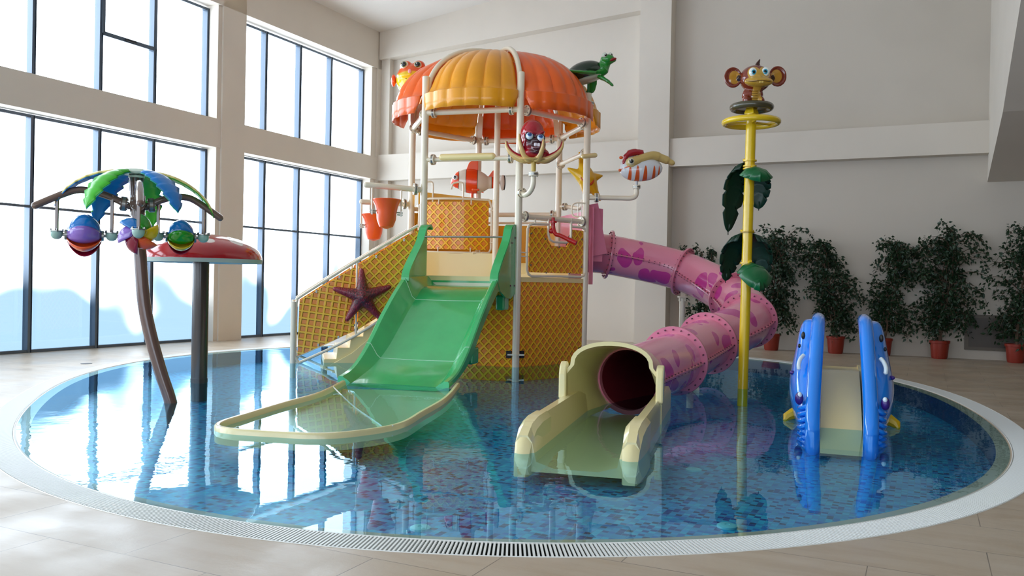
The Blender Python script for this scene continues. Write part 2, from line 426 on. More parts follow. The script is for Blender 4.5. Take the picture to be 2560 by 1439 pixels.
# back wall with beams and pillar (structure)
def rbox(name, mat, u0, u1, v0, v1, z0, z1, **k):
    b = MB(); b.box(((u0 + u1) / 2, (v0 + v1) / 2, (z0 + z1) / 2), (u1 - u0, v1 - v0, z1 - z0)); return struct(roomobj(b, name, mat, smooth=False, **k))
M_wall3 = mat_wall('grey_beige_plaster', '#c8bfb2')  # partly its own darker tone, partly light falloff put into the colour
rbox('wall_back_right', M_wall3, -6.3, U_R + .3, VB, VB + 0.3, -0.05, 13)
rbox('wall_back', M_wall, -16.2, -6.3, VB, VB + 0.3, -0.05, 13)
rbox('wall_pillar_back', M_wall, -6.74, -5.92, 21.12, VB - .002, 0.0, 12.5)
rbox('wall_beam_back', M_wall, -15.3, -6.742, 21.22, VB - .002, 4.50, 5.27)
rbox('wall_beam_back_right', M_wall, -5.918, 1.6, 21.2, VB - .002, 4.54, 5.25)
rbox('wall_pilaster_corner', M_wall, -15.25, -14.6, 21.34, VB - .002, 0.0, 9.4)
b = MB(); b.prism([(-15.3, 8.12), (-6.742, 8.62), (-6.742, 10.2), (-15.3, 9.2)], (0, 21.38, 0), (1, 0, 0), (0, 0, 1), 0.33); struct(roomobj(b, 'trim_2', M_wall, smooth=False))
rbox('wall_front', M_wall, -16.2, U_R + .3, V_F - .3, V_F, 6.6, 13)
rbox('wall_front_sill', M_wall, -16.2, U_R + .3, V_F - .3, V_F, -0.05, 1.0)
rbox('wall_right', M_wall2, U_R, U_R + .3, V_F, VB, -0.05, 13)  # unseen wall; dark brown chosen to cut bounce light on the right
# hanging bulkhead on the right with a sloped underside
b = MB(); b.prism([(21.55, 3.94), (17.6, 4.75), (10.0, 7.6), (10.0, 12.6), (21.55, 12.6)], (4.0, 0, 0), (0, 1, 0), (0, 0, 1), 5.6); struct(roomobj(b, 'wall_bulkhead', M_wall, smooth=False))
# ceiling, rising to the right
b = MB(); b.prism([(-15.7, 8.86), (U_R + .2, 11.9), (U_R + .2, 12.1), (-15.7, 9.1)], (0, 6.8, 0), (1, 0, 0), (0, 0, 1), 30); struct(roomobj(b, 'ceiling', M_ceil, smooth=False))
# window wall: pillars, spandrel beams, header
bays = [(-7.6, -3.2), (-2.6, 2.9), (3.1 + 0.6, 8.4), (9.2, 14.86), (15.66, 21.15)]  # first bay is unseen, added to light camera-facing surfaces
piers = [(-8.0, -7.6), (-3.2, -2.6), (2.9, 3.7), (8.4, 9.2), (14.92, 15.66), (21.15, 21.55)]
b = MB()
for (a0, a1) in piers: b.box(((UI - 0.4 + UI) / 2 - 0.12, (a0 + a1) / 2, 4.5), (0.64, a1 - a0, 9.1))
struct(roomobj(b, 'wall_left', M_wall, smooth=False))
for n_, (a0, a1) in enumerate(bays):
    rbox('wall_beam_left', M_wall, -15.42, UI - (0.03 if n_ == 3 else 0.0), a0, a1 + (0.06 if n_ == 3 else 0), 4.53, 5.2)
rbox('wall_header_left', M_wall, -15.54, UI, V_F, VB, 7.86, 9.15)
def window(n, v0, v1, z0, z1, mull, trans, sash=None):
    fr = MB()
    w = 0.05
    for v in [v0 + w / 2, v1 - w / 2] + mull: fr.box((UW - 0.02, v, (z0 + z1) / 2), (0.16, 0.06 if v not in mull else 0.072, z1 - z0))
    for z in [z0 + w / 2, z1 - w / 2]: fr.box((UW, (v0 + v1) / 2, z), (0.10, v1 - v0, 0.06))
    for z in trans: fr.box((UW, (v0 + v1) / 2, z), (0.10, v1 - v0, 0.05))
    o = struct(roomobj(fr, 'window_%d' % n, M_alu, smooth=False))
    gk = MB()
    for v in mull + [v1 - w / 2]: gk.box((UW + 0.066, v + 0.028, (z0 + z1) / 2), (0.012, 0.016, z1 - z0))
    roomobj(gk, 'gasket', M_gasket, o, smooth=False)
    gl = MB(); gl.add([(UW - 0.03, v0, z0), (UW - 0.03, v1, z0), (UW - 0.03, v1, z1), (UW - 0.03, v0, z1)], [(0, 1, 2, 3)]); roomobj(gl, 'pane', M_glass, o, smooth=False)
    if sash:
        s = MB(); a0, a1, b0, b1 = sash
        for v in (a0, a1): s.box((UW + 0.03, v, (b0 + b1) / 2), (0.10, 0.075, b1 - b0))
        for z in (b0, b1): s.box((UW + 0.03, (a0 + a1) / 2, z), (0.10, a1 - a0, 0.085))
        so = roomobj(s, 'sash', M_alu, o, smooth=False)
        h = MB(); h.box((UW + 0.10, (a0 + a1) / 2, b0), (0.03, 0.26, 0.035)); roomobj(h, 'handle', M_dark, so, smooth=False)
    ld = bpy.data.lights.new('daylight', 'AREA'); ld.shape = 'RECTANGLE'; ld.size = v1 - v0; ld.size_y = z1 - z0; ld.cycles.is_portal = True
    lo = bpy.data.objects.new('daylight', ld); SC.collection.objects.link(lo)
    R = Matrix.Rotation(-YAW, 4, 'Z'); X = Vector((0, 1, 0)); Z = Vector((-1, 0, 0)); Y = Z.cross(X)
    M = Matrix(((X.x, Y.x, Z.x, UW - 0.14), (X.y, Y.y, Z.y, (v0 + v1) / 2), (X.z, Y.z, Z.z, (z0 + z1) / 2), (0, 0, 0, 1)))
    lo.matrix_world = R @ M
wi = 1
for n_, (a0, a1) in enumerate(bays):
    mm = {3: [10.47, 11.92, 13.27], 4: [16.74, 18.06, 19.38]}.get(n_) or [a0 + (a1 - a0) * t for t in (.25, .5, .75)]
    e1 = {3: 14.8, 4: 20.92}.get(n_, a1)
    window(wi, a0, e1, 0.0, 4.5, mm, [2.77]); wi += 1
    window(wi, a0, e1, 5.22, 7.8, mm, [], (mm[1] + .04, mm[2] - .02, 6.45, 7.74) if n_ == 3 else None); wi += 1
for (a0, a1) in ((14.8, 14.93), (20.92, 21.16)):
    rbox('wall_reveal', M_wall, -15.42, UI - 0.05, a0, a1, 0.0, 7.86)

# unseen glazing behind the camera, added as fill for camera-facing surfaces
fb = [-16.2, -14.6, -9.2, -8.6, -3.2, -2.6, 2.8, 3.4, 8.8, 9.3]
for i in range(0, len(fb), 2): rbox('wall_front_pier', M_wall, fb[i], fb[i + 1], V_F - .3, V_F, 1.0, 6.6)
for i in range(1, len(fb) - 1, 2):
    u0, u1 = fb[i], fb[i + 1]; fr = MB()
    for t in (0, .25, .5, .75, 1): fr.box((u0 + .03 + (u1 - u0 - .06) * t, V_F - .15, 3.8), (.06, .12, 5.6))
    for z in (1.03, 6.57): fr.box(((u0 + u1) / 2, V_F - .15, z), (u1 - u0, .12, .06))
    o = struct(roomobj(fr, 'window_%d' % wi, M_alu, smooth=False)); wi += 1  # added fill window, no glazing known on this wall
    gl = MB(); gl.add([(u0, V_F - .17, 1.0), (u1, V_F - .17, 1.0), (u1, V_F - .17, 6.6), (u0, V_F - .17, 6.6)], [(0, 1, 2, 3)]); roomobj(gl, 'pane', M_fill_glass, o, smooth=False)
    ld = bpy.data.lights.new('daylight', 'AREA'); ld.shape = 'RECTANGLE'; ld.size = u1 - u0; ld.size_y = 5.6; ld.cycles.is_portal = True  # portal for the added fill glazing
    lo = bpy.data.objects.new('daylight', ld); SC.collection.objects.link(lo)
    X = Vector((1, 0, 0)); Z = Vector((0, -1, 0)); Y = Z.cross(X)
    lo.matrix_world = Matrix.Rotation(-YAW, 4, 'Z') @ Matrix(((X.x, Y.x, Z.x, (u0 + u1) / 2), (X.y, Y.y, Z.y, V_F - .24), (X.z, Y.z, Z.z, 3.8), (0, 0, 0, 1)))

# vent cabinet on the back wall
t_ = thing('access_panel', 'flat brown access panel low on the back wall behind the last potted fig', 'wall panel', tuple(EU * 1.75 + EV * 21.5 + Vector((0, 0, 0.2))))
M_br = P('brown_panel_frame', '#5d5243', 0.5); M_br2 = P('brown_panel_door', '#453b30', 0.5)
b = MB(); b.beam(EU * 0.82 + EV * 21.52 + Vector((0, 0, 0.6)), EU * 2.7 + EV * 21.52 + Vector((0, 0, 0.6)), 0.06, 0.78); b.build('frame', M_br, t_, False)
b = MB(); b.beam(EU * 0.90 + EV * 21.485 + Vector((0, 0, 0.6)), EU * 2.62 + EV * 21.485 + Vector((0, 0, 0.6)), 0.02, 0.64); b.build('door', M_br2, t_, False)

# ================================================================ the play tower
HC = Vector((-0.35, 16.93, 0)); HR = 1.82
def hexp(k, r=HR, z=0.0): a = radians(-76 + 60 * k); return HC + Vector((r * cos(a), r * sin(a), z))
PB, PC_, PD, PE, PF, PA = [hexp(k) for k in range(6)]
DECK = 1.52; RZ = 4.60
def flange(b, c, n, r=0.095, t=0.014, nb=6, gap=0.02):
    c = Vector(c); n = Vector(n).normalized(); M = toaxis(n)
    b.cm = 0; b.lathe([(r, -gap - t), (r, -gap + t * .2)], c, 18, M); b.lathe([(r, gap - t * .2), (r, gap + t)], c, 18, M)
    b.cm = 1; b.lathe([(r * 1.02, -gap + t * .2), (r * 1.02, gap - t * .2)], c, 18, M)
    for i in range(nb):
        p = c + M @ Vector((cos(2 * pi * i / nb), sin(2 * pi * i / nb), 0)) * r * 0.76
        b.tube([p - n * (gap + t + .012), p + n * (gap + t + .012)], 0.010, 6)
    b.cm = 0
FLM = [M_post, M_steel]
tower = thing('play_tower', 'hexagonal cream post play tower with waffle walls and an orange and amber shell roof', 'play structure', tuple(HC))
tops = [5.25, 5.19, 4.95, 5.0, 5.0, 5.26]
PR = 0.066
for k, (p, tz) in enumerate(zip((PB, PC_, PD, PE, PF, PA), tops)):
    b = MB(); q = p.copy(); q.z = -0.26; e = p.copy(); e.z = tz; b.tube([q, e], PR, 20)
    if k in (0, 5): b.ell(e, (PR, PR, 0.02), None, 16, 6)
    b.build('post', M_post, tower)
b = MB(); b.tube([HC + Vector((0, 0, DECK)), HC + Vector((0, 0, 5.9))], 0.06, 18); b.build('mast', M_post, tower)
order = [PB, PC_, PD, PE, PF, PA]
def rail(a, c, z0, z1, r=0.045, name='rail', fl=True, e0=0.17, e1=0.17, par=None):
    a = Vector(a); c = Vector(c); a.z = z0; c.z = z1; d = (c - a).normalized()
    b = MB(); b.tube([a + d * 0.03, c - d * 0.03], r, 14)
    o = b.build(name, M_post, par or tower)
    if fl:
        for q, s in ((a, e0), (c, -e1)):
            if s: f = MB(); flange(f, q + d * s, d); f.build('flange', FLM, o)
    return o
for k in range(6): rail(order[k], order[(k + 1) % 6], RZ, RZ, 0.052, 'ring_beam')
# mid rail A-B with wide spray bar, B-C hand rail, C-D rail, rear rails
o = rail(PA, PB, 3.735, 3.735, 0.043)
d = (PB - PA).normalized(); nrm = Vector((-.276, -.961, 0))
b = MB(); b.tube([PA + d * 0.36 + Vector((0, 0, 3.77)) + nrm * .03, PA + d * 1.32 + Vector((0, 0, 3.77)) + nrm * .03], 0.062, 16, dome=True); b.build('spray_bar', M_tan, o)
rail(PB, PC_, 2.70, 2.70, 0.05, e0=0.15, e1=0.12)
rail(PD, PC_, 4.04, 4.05, 0.045, e0=.1, e1=.1)
rail(PE, PD, 2.98, 2.98, 0.05, e0=.2, e1=.13)
rail(PE, PD, 2.80, 2.80, 0.026, fl=False)
rail(PF, PE, 2.98, 2.98, 0.045, e0=.2, e1=.13)
# deck and lower walls
def hexpoly(r, z): return [hexp(k, r, z) for k in range(6)]
b = MB(); b.loft([hexpoly(1.80, DECK - 0.16), hexpoly(1.80, DECK)]); b.build('deck', M_tan, tower, False)
b = MB()
for k in (0, 5): b.beam(order[k] + Vector((0, 0, 1.565)) , order[(k + 1) % 6] + Vector((0, 0, 1.565)), 0.05, 0.085)
b.build('deck_edge', M_tan, tower, False)
b = MB(); b.beam(PA + nrm * -.02 + Vector((0, 0, 1.44)), PB + nrm * -.02 + Vector((0, 0, 1.44)), 0.10, 0.09); b.build('deck_beam', M_post, tower, False)
def wall(k, z0, z1, name='waffle_wall', mat=None, a=0.04, c=0.04, off=0.0):
    p, q = order[k], order[(k + 1) % 6]; L = (q - p).length; X = (q - p).normalized()
    b = MB(); b.prism([(a, z0), (L - c, z0), (L - c, z1), (a, z1)], p + X.cross(Vector((0, 0, 1))) * off, X, (0, 0, 1), 0.03)
    return b.build(name, mat or M_waf_d, tower, False)
wall(0, -0.26, 1.53); wall(5, -0.26, 1.37, off=0.0); wall(1, -0.26, 1.53); wall(2, -0.26, 1.53); wall(3, -0.26, 1.53)
# black clamp plates on the front posts at the water line
for p, q1, q2 in ((PB, PA, PC_), (PC_, PB, PD)):
    b = MB()
    for q in (q1, q2):
        X = (q - p).normalized(); b.beam(p + X * 0.07 + Vector((0, 0, .22)) + Vector((X.y, -X.x, 0)) * (0.03 if q is q2 else -.03), p + X * 0.17 + Vector((0, 0, .22)) + Vector((X.y, -X.x, 0)) * (0.03 if q is q2 else -.03), 0.02, 0.13)
    cl = b.build('clamp_plate', M_dark, tower, False)
    b = MB(); b.tube([p + Vector((0, 0, .205)), p + Vector((0, 0, .235))], 0.082, 18); b.beam(p + Vector((-.15, -.04, .22)), p + Vector((.15, -.04, .22)), 0.03, 0.025); b.build('clamp', M_post, cl)
# upper barrier on the B-C face: bent tube frame, waffle panel with a notch
X = (PC_ - PB).normalized(); Zv = Vector((0, 0, 1)); N0 = X.cross(Zv)
def fr3(poly, off=0.0): return [PB + X * a + Zv * z + N0 * off for a, z in poly]
frame = [(0.75, 2.59), (0.33, 2.575), (0.25, 2.55), (0.21, 2.48), (0.20, 2.1), (0.21, 1.74), (0.25, 1.66), (0.33, 1.63), (1.0, 1.64), (1.68, 1.64), (1.76, 1.67), (1.80, 1.74), (1.80, 2.1), (1.80, 2.48), (1.76, 2.56), (1.68, 2.59), (1.37, 2.59)]
notch = [(1.37, 2.74), (1.37, 2.4), (1.33, 2.31), (1.24, 2.275), (0.9, 2.275), (0.80, 2.31), (0.75, 2.4), (0.75, 2.72)]
b = MB(); b.tube(fr3(frame, .03), 0.024, 10); b.tube(fr3(notch, .03), 0.024, 10)
for a in (0.40, 1.58): b.tube(fr3([(a, 2.58), (a, 2.68)], .03), 0.015, 8)
for z in (1.98, 2.05): b.tube([PB + X * .05 + Zv * z + N0 * .03, PB + X * .2 + Zv * z + N0 * .03], .012, 6)
bf = b.build('barrier_frame', M_post, tower)
b = MB(); b.prism([(0.27, 1.70), (1.74, 1.70), (1.74, 2.53), (1.40, 2.53), (1.38, 2.33), (1.28, 2.2), (0.86, 2.2), (0.76, 2.3), (0.72, 2.52), (0.27, 2.52)], PB, X, Zv, 0.03); b.build('barrier_panel', M_waf_d, bf, False)
b = MB()
for a, z in ((0.31, 2.4), (0.31, 1.83), (1.70, 2.36), (1.70, 1.83), (0.68, 2.32), (1.06, 2.19), (.72, 1.70), (1.34, 1.70)): b.bolt(PB + X * a + Zv * z + N0 * .014, N0, .016, .02)
b.build('bolts', M_steel, bf)
# curved waffle panel above the slide entry, tan riser under it, plain yellow panels behind
def arcp(x, bow=0.16, x0=-1.80, x1=-0.50, y=17.15): t = (x - x0) / (x1 - x0); return Vector((x, y - bow * 4 * t * (1 - t), 0))
b = MB(); n = 20; rr1 = []; o_ = len(b.v)
xs = [-1.80 + 1.30 * i / n for i in range(n + 1)]
vs, fs, uv = [], [], []
for i, x in enumerate(xs):
    p = arcp(x)
    for (dy, z) in ((0, 2.15), (0, 3.10), (.03, 3.10), (.03, 2.15)): vs.append(p + Vector((0, dy, z))); uv.append((x * 1.04, z))
for i in range(n):
    for j in range(4): fs.append((i * 4 + j, i * 4 + (j + 1) % 4, i * 4 + 4 + (j + 1) % 4, i * 4 + 4 + j))
fs += [(0, 1, 2, 3), (n * 4, n * 4 + 3, n * 4 + 2, n * 4 + 1)]
b.add(vs, fs, uv)
cf = MB(); ff = [(-1.6, 2.09), (-1.86, 2.10), (-1.90, 2.2), (-1.91, 2.6), (-1.90, 3.02), (-1.84, 3.13), (-1.7, 3.16)] + [(-1.6 + 1.1 * i / 8, 3.16) for i in range(9)] + [(-.47, 3.10), (-.44, 3.0), (-.44, 2.6), (-.44, 2.18), (-.48, 2.10), (-.58, 2.085)] + [(-.7 - .9 * i / 8, 2.085) for i in range(8)]
cf.tube([arcp(x) + Vector((0, -.02, z)) for x, z in ff], 0.024, 10, loop=True)
for x in (-1.5, -0.85): cf.tube([arcp(x) + Vector((0, -.02, 3.16)), arcp(x) + Vector((0, -.02, 3.05))], .013, 6); cf.tube([arcp(x) + Vector((0, -.02, 2.09)), arcp(x) + Vector((0, -.02, 2.19))], .013, 6)
for z in (2.95, 2.3): cf.tube([Vector((-.46, 17.13, z)), Vector((-.35, 17.0, z))], .013, 6)
cfo = cf.build('curved_barrier_frame', M_post, tower); b.build('curved_barrier_panel', M_waf_d, cfo)
b = MB()
for x in (-0.62, -.80): b.tube([arcp(x) + Vector((0, -.07, 2.085)), arcp(x + .07) + Vector((0, -.07, 2.085))], .03, 10)
b.build('hinge', M_post, cfo)
b = MB(); b.box((-1.12, 17.0, 1.80), (1.60, 0.08, 0.56)); b.box((-1.12, 17.5, 2.05), (1.6, 1.0, .04)); b.build('deck_riser', M_tan, tower, False)
b = MB(); b.prism([(0.06, 1.9), (1.74, 1.9), (1.74, 2.74), (0.06, 2.74)], PD, (PE - PD), Zv, .03); b.build('plain_panel', M_yelp, tower, False)
b = MB(); b.prism([(0.06, 1.9), (1.74, 1.9), (1.74, 2.9), (0.06, 2.9)], PE, (PF - PE), Zv, .03); b.build('plain_panel', M_yelp, tower, False)
b = MB(); b.loft([[hexp(1, 1.5, 1.53), hexp(2, 1.5, 1.53), hexp(3, 1.3, 1.53), HC + Vector((0, 0, 1.53))], [hexp(1, 1.5, 1.9), hexp(2, 1.5, 1.9), hexp(3, 1.3, 1.9), HC + Vector((0.3, 0.2, 1.9))]]); b.build('upper_deck', M_tan, tower, False)
b = MB(); b.prism([(0, 0), (1.5, 0), (1.5, .12), (0, .25)], (-1.95, 17.4, 3.06), (1, .1, 0), Zv, .5); b.build('stair_cover', M_yelp, tower, False)
# hooked handles above the curved barrier, loop handle on post C
for x, hk in ((-1.80, 0), (-1.02, 1)):
    b = MB(); w_ = 0.17 if not hk else -0.2
    pts = [(x + w_ * 0 + (w_ if not hk else 0), 17.1, 3.1), (x + (w_ if not hk else 0), 17.1, 3.42), (x + (w_ * .8 if not hk else -.04), 17.1, 3.50)] + ([(x + .03, 17.1, 3.49), (x, 17.1, 3.42), (x, 17.1, 3.1)] if not hk else [(x - .17, 17.1, 3.49), (x - .22, 17.1, 3.45), (x - .24, 17.1, 3.36)])
    b.tube(catmull(pts, 5), 0.018, 8); b.build('grab_handle', M_post, tower)
b = MB(); c = PC_ + Vector((-.02, -.07, 0))
b.tube(catmull([c + Vector((0, 0, 3.06)), c + Vector((-.18, 0, 3.06)), c + Vector((-.25, 0, 3.0)), c + Vector((-.25, 0, 2.86)), c + Vector((-.18, 0, 2.80)), c + Vector((0, 0, 2.80))], 5), .015, 8)
b.tube([c + Vector((-.14, 0, 3.06)), c + Vector((-.14, 0, 2.80))], .009, 6); b.tube([c + Vector((-.07, 0, 3.06)), c + Vector((-.07, 0, 2.80))], .009, 6); b.build('loop_handle', M_post, tower)
# roof: six fluted gores with a skirt
def gore_pt(k, t, s, sk, rim=False):
    """t across (-1..1), s 0..1 skirt bottom->skirt top->crown"""
    ang = radians(-46 + 60 * k) + t * radians(28.0)
    fl = abs(sin((t + 1) / 2 * pi * (6 if k != 0 else 7))) ** 0.6
    if s <= 1: r = 2.075 + 0.03 * (fl - .5) * 1.0; z = 4.60 + 0.31 * s
    else:
        q = s - 1
        a = q * pi / 2; r = 2.0 * cos(a) ** 0.9 if q < 1 else 0.02; z = 4.91 + 1.09 * sin(a) ** 1.05
        r = max(r, 0.03); r += 0.05 * (fl - .4) * min(1, r / 1.2); z += 0.0
    r *= 1 - (0.075 + 0.055 * min(1, max(0, s - 1) / .12)) * t * t
    # skirt bottoms pull in and round off towards the seams
    if s <= 1: z += (1 - s) * (0.20 * max(0, abs(t) - 0.90) / 0.10) ** 1 * (1 if abs(t) > .9 else 0)
    return HC + Vector((r * cos(ang), r * sin(ang), z))
for k in range(6):
    b = MB(); nt_ = 60; ss = [0, 0.5, 0.97, 1.0, 1.03, 1.1, 1.2, 1.32, 1.45, 1.6, 1.75, 1.87, 1.95, 2.0]
    grid = [[gore_pt(k, -1 + 2 * j / nt_, s, 0) for j in range(nt_ + 1)] for s in ss]
    b.loft(grid, False, False)
    o = b.build('roof_panel', M_gyel if k % 2 == 1 else M_gor, tower, True, 50)
    so = o.modifiers.new('thick', 'SOLIDIFY'); so.thickness = 0.012
    b = MB(); a = radians(-76 + 60 * k); pts = []
    for i in range(16):
        q = i / 15 * pi / 2 * .97; r = 1.735 * cos(q) ** 0.9 + .03; z = 4.99 + 1.05 * sin(q) ** 1.05; pts.append(HC + Vector((r * cos(a), r * sin(a), z)))
    b.tube(pts, 0.05, 10); b.build('roof_rib', M_post, tower)
b = MB(); b.lathe([(.08, 5.96), (.09, 6.0), (.07, 6.06), (.065, 6.10), (.03, 6.12)], HC, 18); b.build('roof_cap', M_post, tower)
for p in (PE, PD, PF):   # bracket plates from post heads up under the roof
    X_ = (HC - p).normalized(); b = MB()
    b.beam(p + Vector((0, 0, 4.66)) + X_ * .09, p + Vector((0, 0, 5.12)) + X_ * .16, 0.02, 0.10, upv=(1, 0, 0)); b.beam(p + Vector((0, 0, 4.62)), p + Vector((0, 0, 4.98)), 0.17, 0.05, upv=(1, 0, 0)); b.build('roof_bracket', M_post, tower, False)

# ================================================================ staircase
SD = Vector((-0.97, -0.243, 0)).normalized(); SN = SD.cross(Zv)      # runs down from the A-F face
if SN.y > 0: SN = -SN
def sp(s, z, w=0.0): return PA + SD * s + Zv * z - SN * w
stair = thing('staircase', 'cream moulded staircase with waffle side panels climbing to the tower deck', 'stairs', tuple(sp(1.2, 0, .8)))
SW = 1.55
b = MB(); prof = [(0.03, -0.26), (0.03, 1.50)]
ns = 8
for i in range(ns):
    z = 1.50 - 0.205 * i; s = 0.10 + 0.235 * i; prof += [(s, z), (s + 0.02, z - 0.205)]
prof += [(1.78, -0.26)]
b.prism(prof, PA - SN * (SW / 2), SD, Zv, SW - 0.10); b.build('steps', M_tan, stair, False, bevel=.012)
b = MB(); b.prism([(0.03, -0.26), (0.03, 1.0), (0.3, 1.0), (1.25, 0.18), (1.65, -0.05), (1.6, -.26)], PA - SN * .02, SD, Zv, .03); b.build('stringer', M_tan, stair, False, bevel=.008)
b = MB(); b.tube(catmull([sp(.35, .02, -.01), sp(.35, .33, -.01), sp(.42, .42, -.01), sp(.62, .30, -.01), sp(1.0, .02, -.01)], 5), .012, 6); b.tube(catmull([sp(1.0, .0, -.01), sp(.9, .08, -.01), sp(.8, .09, -.01), sp(.74, .03, -.01)], 5), .010, 6); b.build('moulding', M_tan, stair)
for w, nm in ((0.0, 'near'), (SW, 'far')):
    top = [(0.10, 2.52), (1.2, 1.84), (2.14, 1.21), (2.23, 1.12), (2.25, 1.0)]; bot = [(2.25, 0.10), (2.2, 0.03), (2.12, 0.03), (1.2, 0.49), (0.12, 1.22)]
    b = MB(); b.tube(catmull([sp(s, z, w) for s, z in top], 4), 0.026, 10); b.tube(catmull([sp(s, z, w) for s, z in bot], 4), 0.026, 10)
    b.tube([sp(1.19, 1.83, w), sp(1.19, .50, w)], .02, 8); b.tube([sp(2.25, 1.0, w), sp(2.25, .1, w)], .02, 8)
    hr = b.build('side_rail', M_post, stair)
    b = MB(); b.tube([sp(2.29, -.26, w), sp(2.29, 1.09, w)], .05, 16); b.build('stair_post', M_post, stair)
    b = MB(); b.prism([(1.225, 1.74), (2.19, 1.10), (2.21, 0.12), (1.225, .57)], PA - SN * w, SD, Zv, .025); b.build('side_panel', M_waf_s, hr, False)
    b = MB(); b.prism([(0.06, 2.46), (1.155, 1.78), (1.155, .60), (0.06, 1.30)], PA - SN * w, SD, Zv, .025); b.build('side_panel', M_waf_d, hr, False)
    if w == 0:
        b = MB()
        for s, z in ((.35, 2.25), (.85, 1.93), (1.5, 1.55), (1.9, 1.28), (1.5, .46), (1.85, .32), (.8, .83), (.4, 1.1)): b.box(sp(s, z, -.015), (.03, .012, .05)); b.bolt(sp(s, z, -.015), SN, .012, .012)
        b.build('clips', M_steel, hr)

# maroon starfish bolted on the stair panel
def star_shape(name, c, R1, X, Y, N, mat, loc, thick=0.11, rot=90, arm=0.30, lens=None, r0=.36):
    b = MB(); c = Vector(c)
    for i in range(5):
        a = radians(rot + 72 * i); L = R1 * (lens[i] if lens else 1); d = X * cos(a) + Y * sin(a)
        pts = [c + d * L * t + N * (thick * .2) for t in (0.0, .25, .5, .75, 0.93)]; b.tube(pts, [R1 * r0, R1 * r0 * .72, R1 * .175, R1 * .13, R1 * .085], 14, dome=True, flat=None)
    o = b.build(name, mat, None, org=loc); return fuse(o, .014, 6)
M_rstar = P('maroon_starfish_skin', '#7c1026', 0.3, coat=0.5)
k_ = NT(M_rstar); co = k_.coord(); sx = k_.n('ShaderNodeSeparateXYZ'); k_.l(co, sx.inputs[0])
L_ = k_.vm('LENGTH', co, None, 1); n_ = k_.noise(co, 30, 4.0)
k_.l(k_.mix(k_.math('MULTIPLY', k_.smooth(L_, .05, .5, 1.0, .15), k_.smooth(n_, .3, .6)), '#98102a', '#1d0c12'), k_.b.inputs['Base Color']); k_.bump(n_, .9, .03)
cs = sp(1.09, 1.20, -.08); UP = Zv
o = star_shape('starfish_figure', cs, 0.49, -SD, Zv, SN, M_rstar, tuple(cs), rot=93, lens=[1.05, 1.12, 1.08, 1.05, 1.12], r0=.33)
tag(o, 'dark maroon bumpy five armed starfish mounted on the stair waffle panel', 'starfish figure')

# ================================================================ green slide
O_ = Vector((-0.78, 15.42, 0)); AX = Vector((-.276, -.961, 0)).normalized(); PX = Vector((.961, -.276, 0)).normalized()
gs = thing('green_slide', 'wide green fibreglass slide running down from the tower into a cream splash tray', 'slide', tuple(O_ + AX * 2))
def rz(s):  # rail top height
    K = [(0, 1.60), (1.05, 1.56), (1.45, 1.30), (1.95, .92), (2.35, .56), (2.65, .34), (2.95, .17), (3.3, .085), (3.7, .06), (4.2, .055), (6, .055)]
    for (a, za), (c, zc) in zip(K, K[1:]):
        if s <= c: return za + (zc - za) * (s - a) / (c - a)
    return .055
def bz(s):
    K = [(0, 1.44), (.5, 1.43), (.75, 1.38), (1.05, 1.22), (1.5, .92), (2.0, .56), (2.4, .29), (2.7, .15), (3.0, .06), (3.35, -.02), (3.7, -.07), (6, -.09)]
    for (a, za), (c, zc) in zip(K, K[1:]):
        if s <= c: return za + (zc - za) * (s - a) / (c - a)
    return -.09
HWD = 0.87
sv = [0, .3, .55, .8, 1.05] + [1.05 + .12 * i for i in range(1, 20)]
def smoothf(f, s): return (f(max(0, s - .12)) + 2 * f(s) + f(s + .12)) / 4
def sec(s, hwL=HWD, hwR=HWD):
    zr = smoothf(rz, s) if s > 1.1 else rz(s); zb = smoothf(bz, s); zb = min(zb, zr - .02); P0 = O_ + AX * s
    dep = zr - zb; w1 = .10; w2 = w1 + min(.15, .05 + dep * .35)
    L = [(-hwL + .0, zr - .22 * min(1, dep * 4)), (-hwL, zr - .02), (-hwL + .02, zr), (-hwL + w1 - .02, zr), (-hwL + w1, zr - .02), (-hwL + w2 - .03, zb + .05), (-hwL + w2 + .03, zb), (-.3, zb - .005), (0, zb - .008), (.3, zb - .005), (hwR - w2 - .03, zb), (hwR - w2 + .03, zb + .05), (hwR - w1, zr - .02), (hwR - w1 + .02, zr), (hwR - .02, zr), (hwR, zr - .02), (hwR, zr - .22 * min(1, dep * 4)), (hwR - .03, zr - .22 * min(1, dep * 4)), (hwR - w2, zb - .04), (0, zb - .05), (-hwL + w2, zb - .04), (-hwL + .03, zr - .22 * min(1, dep * 4))]
    return [P0 + PX * a + Zv * z for a, z in L]
b = MB(); b.loft([sec(s) for s in sv], True, True); b.build('slide_bed', M_green, gs, True, 30)
b = MB(); sm = lambda s: [p + Vector((0, 0, .0)) for p in sec(s)[2:15]]
for s in (1.10, 2.42): b.tube([p + Vector((0, 0, .002)) for p in sec(s)[2:15]], .006, 6)
b.build('seam', M_seam, gs)
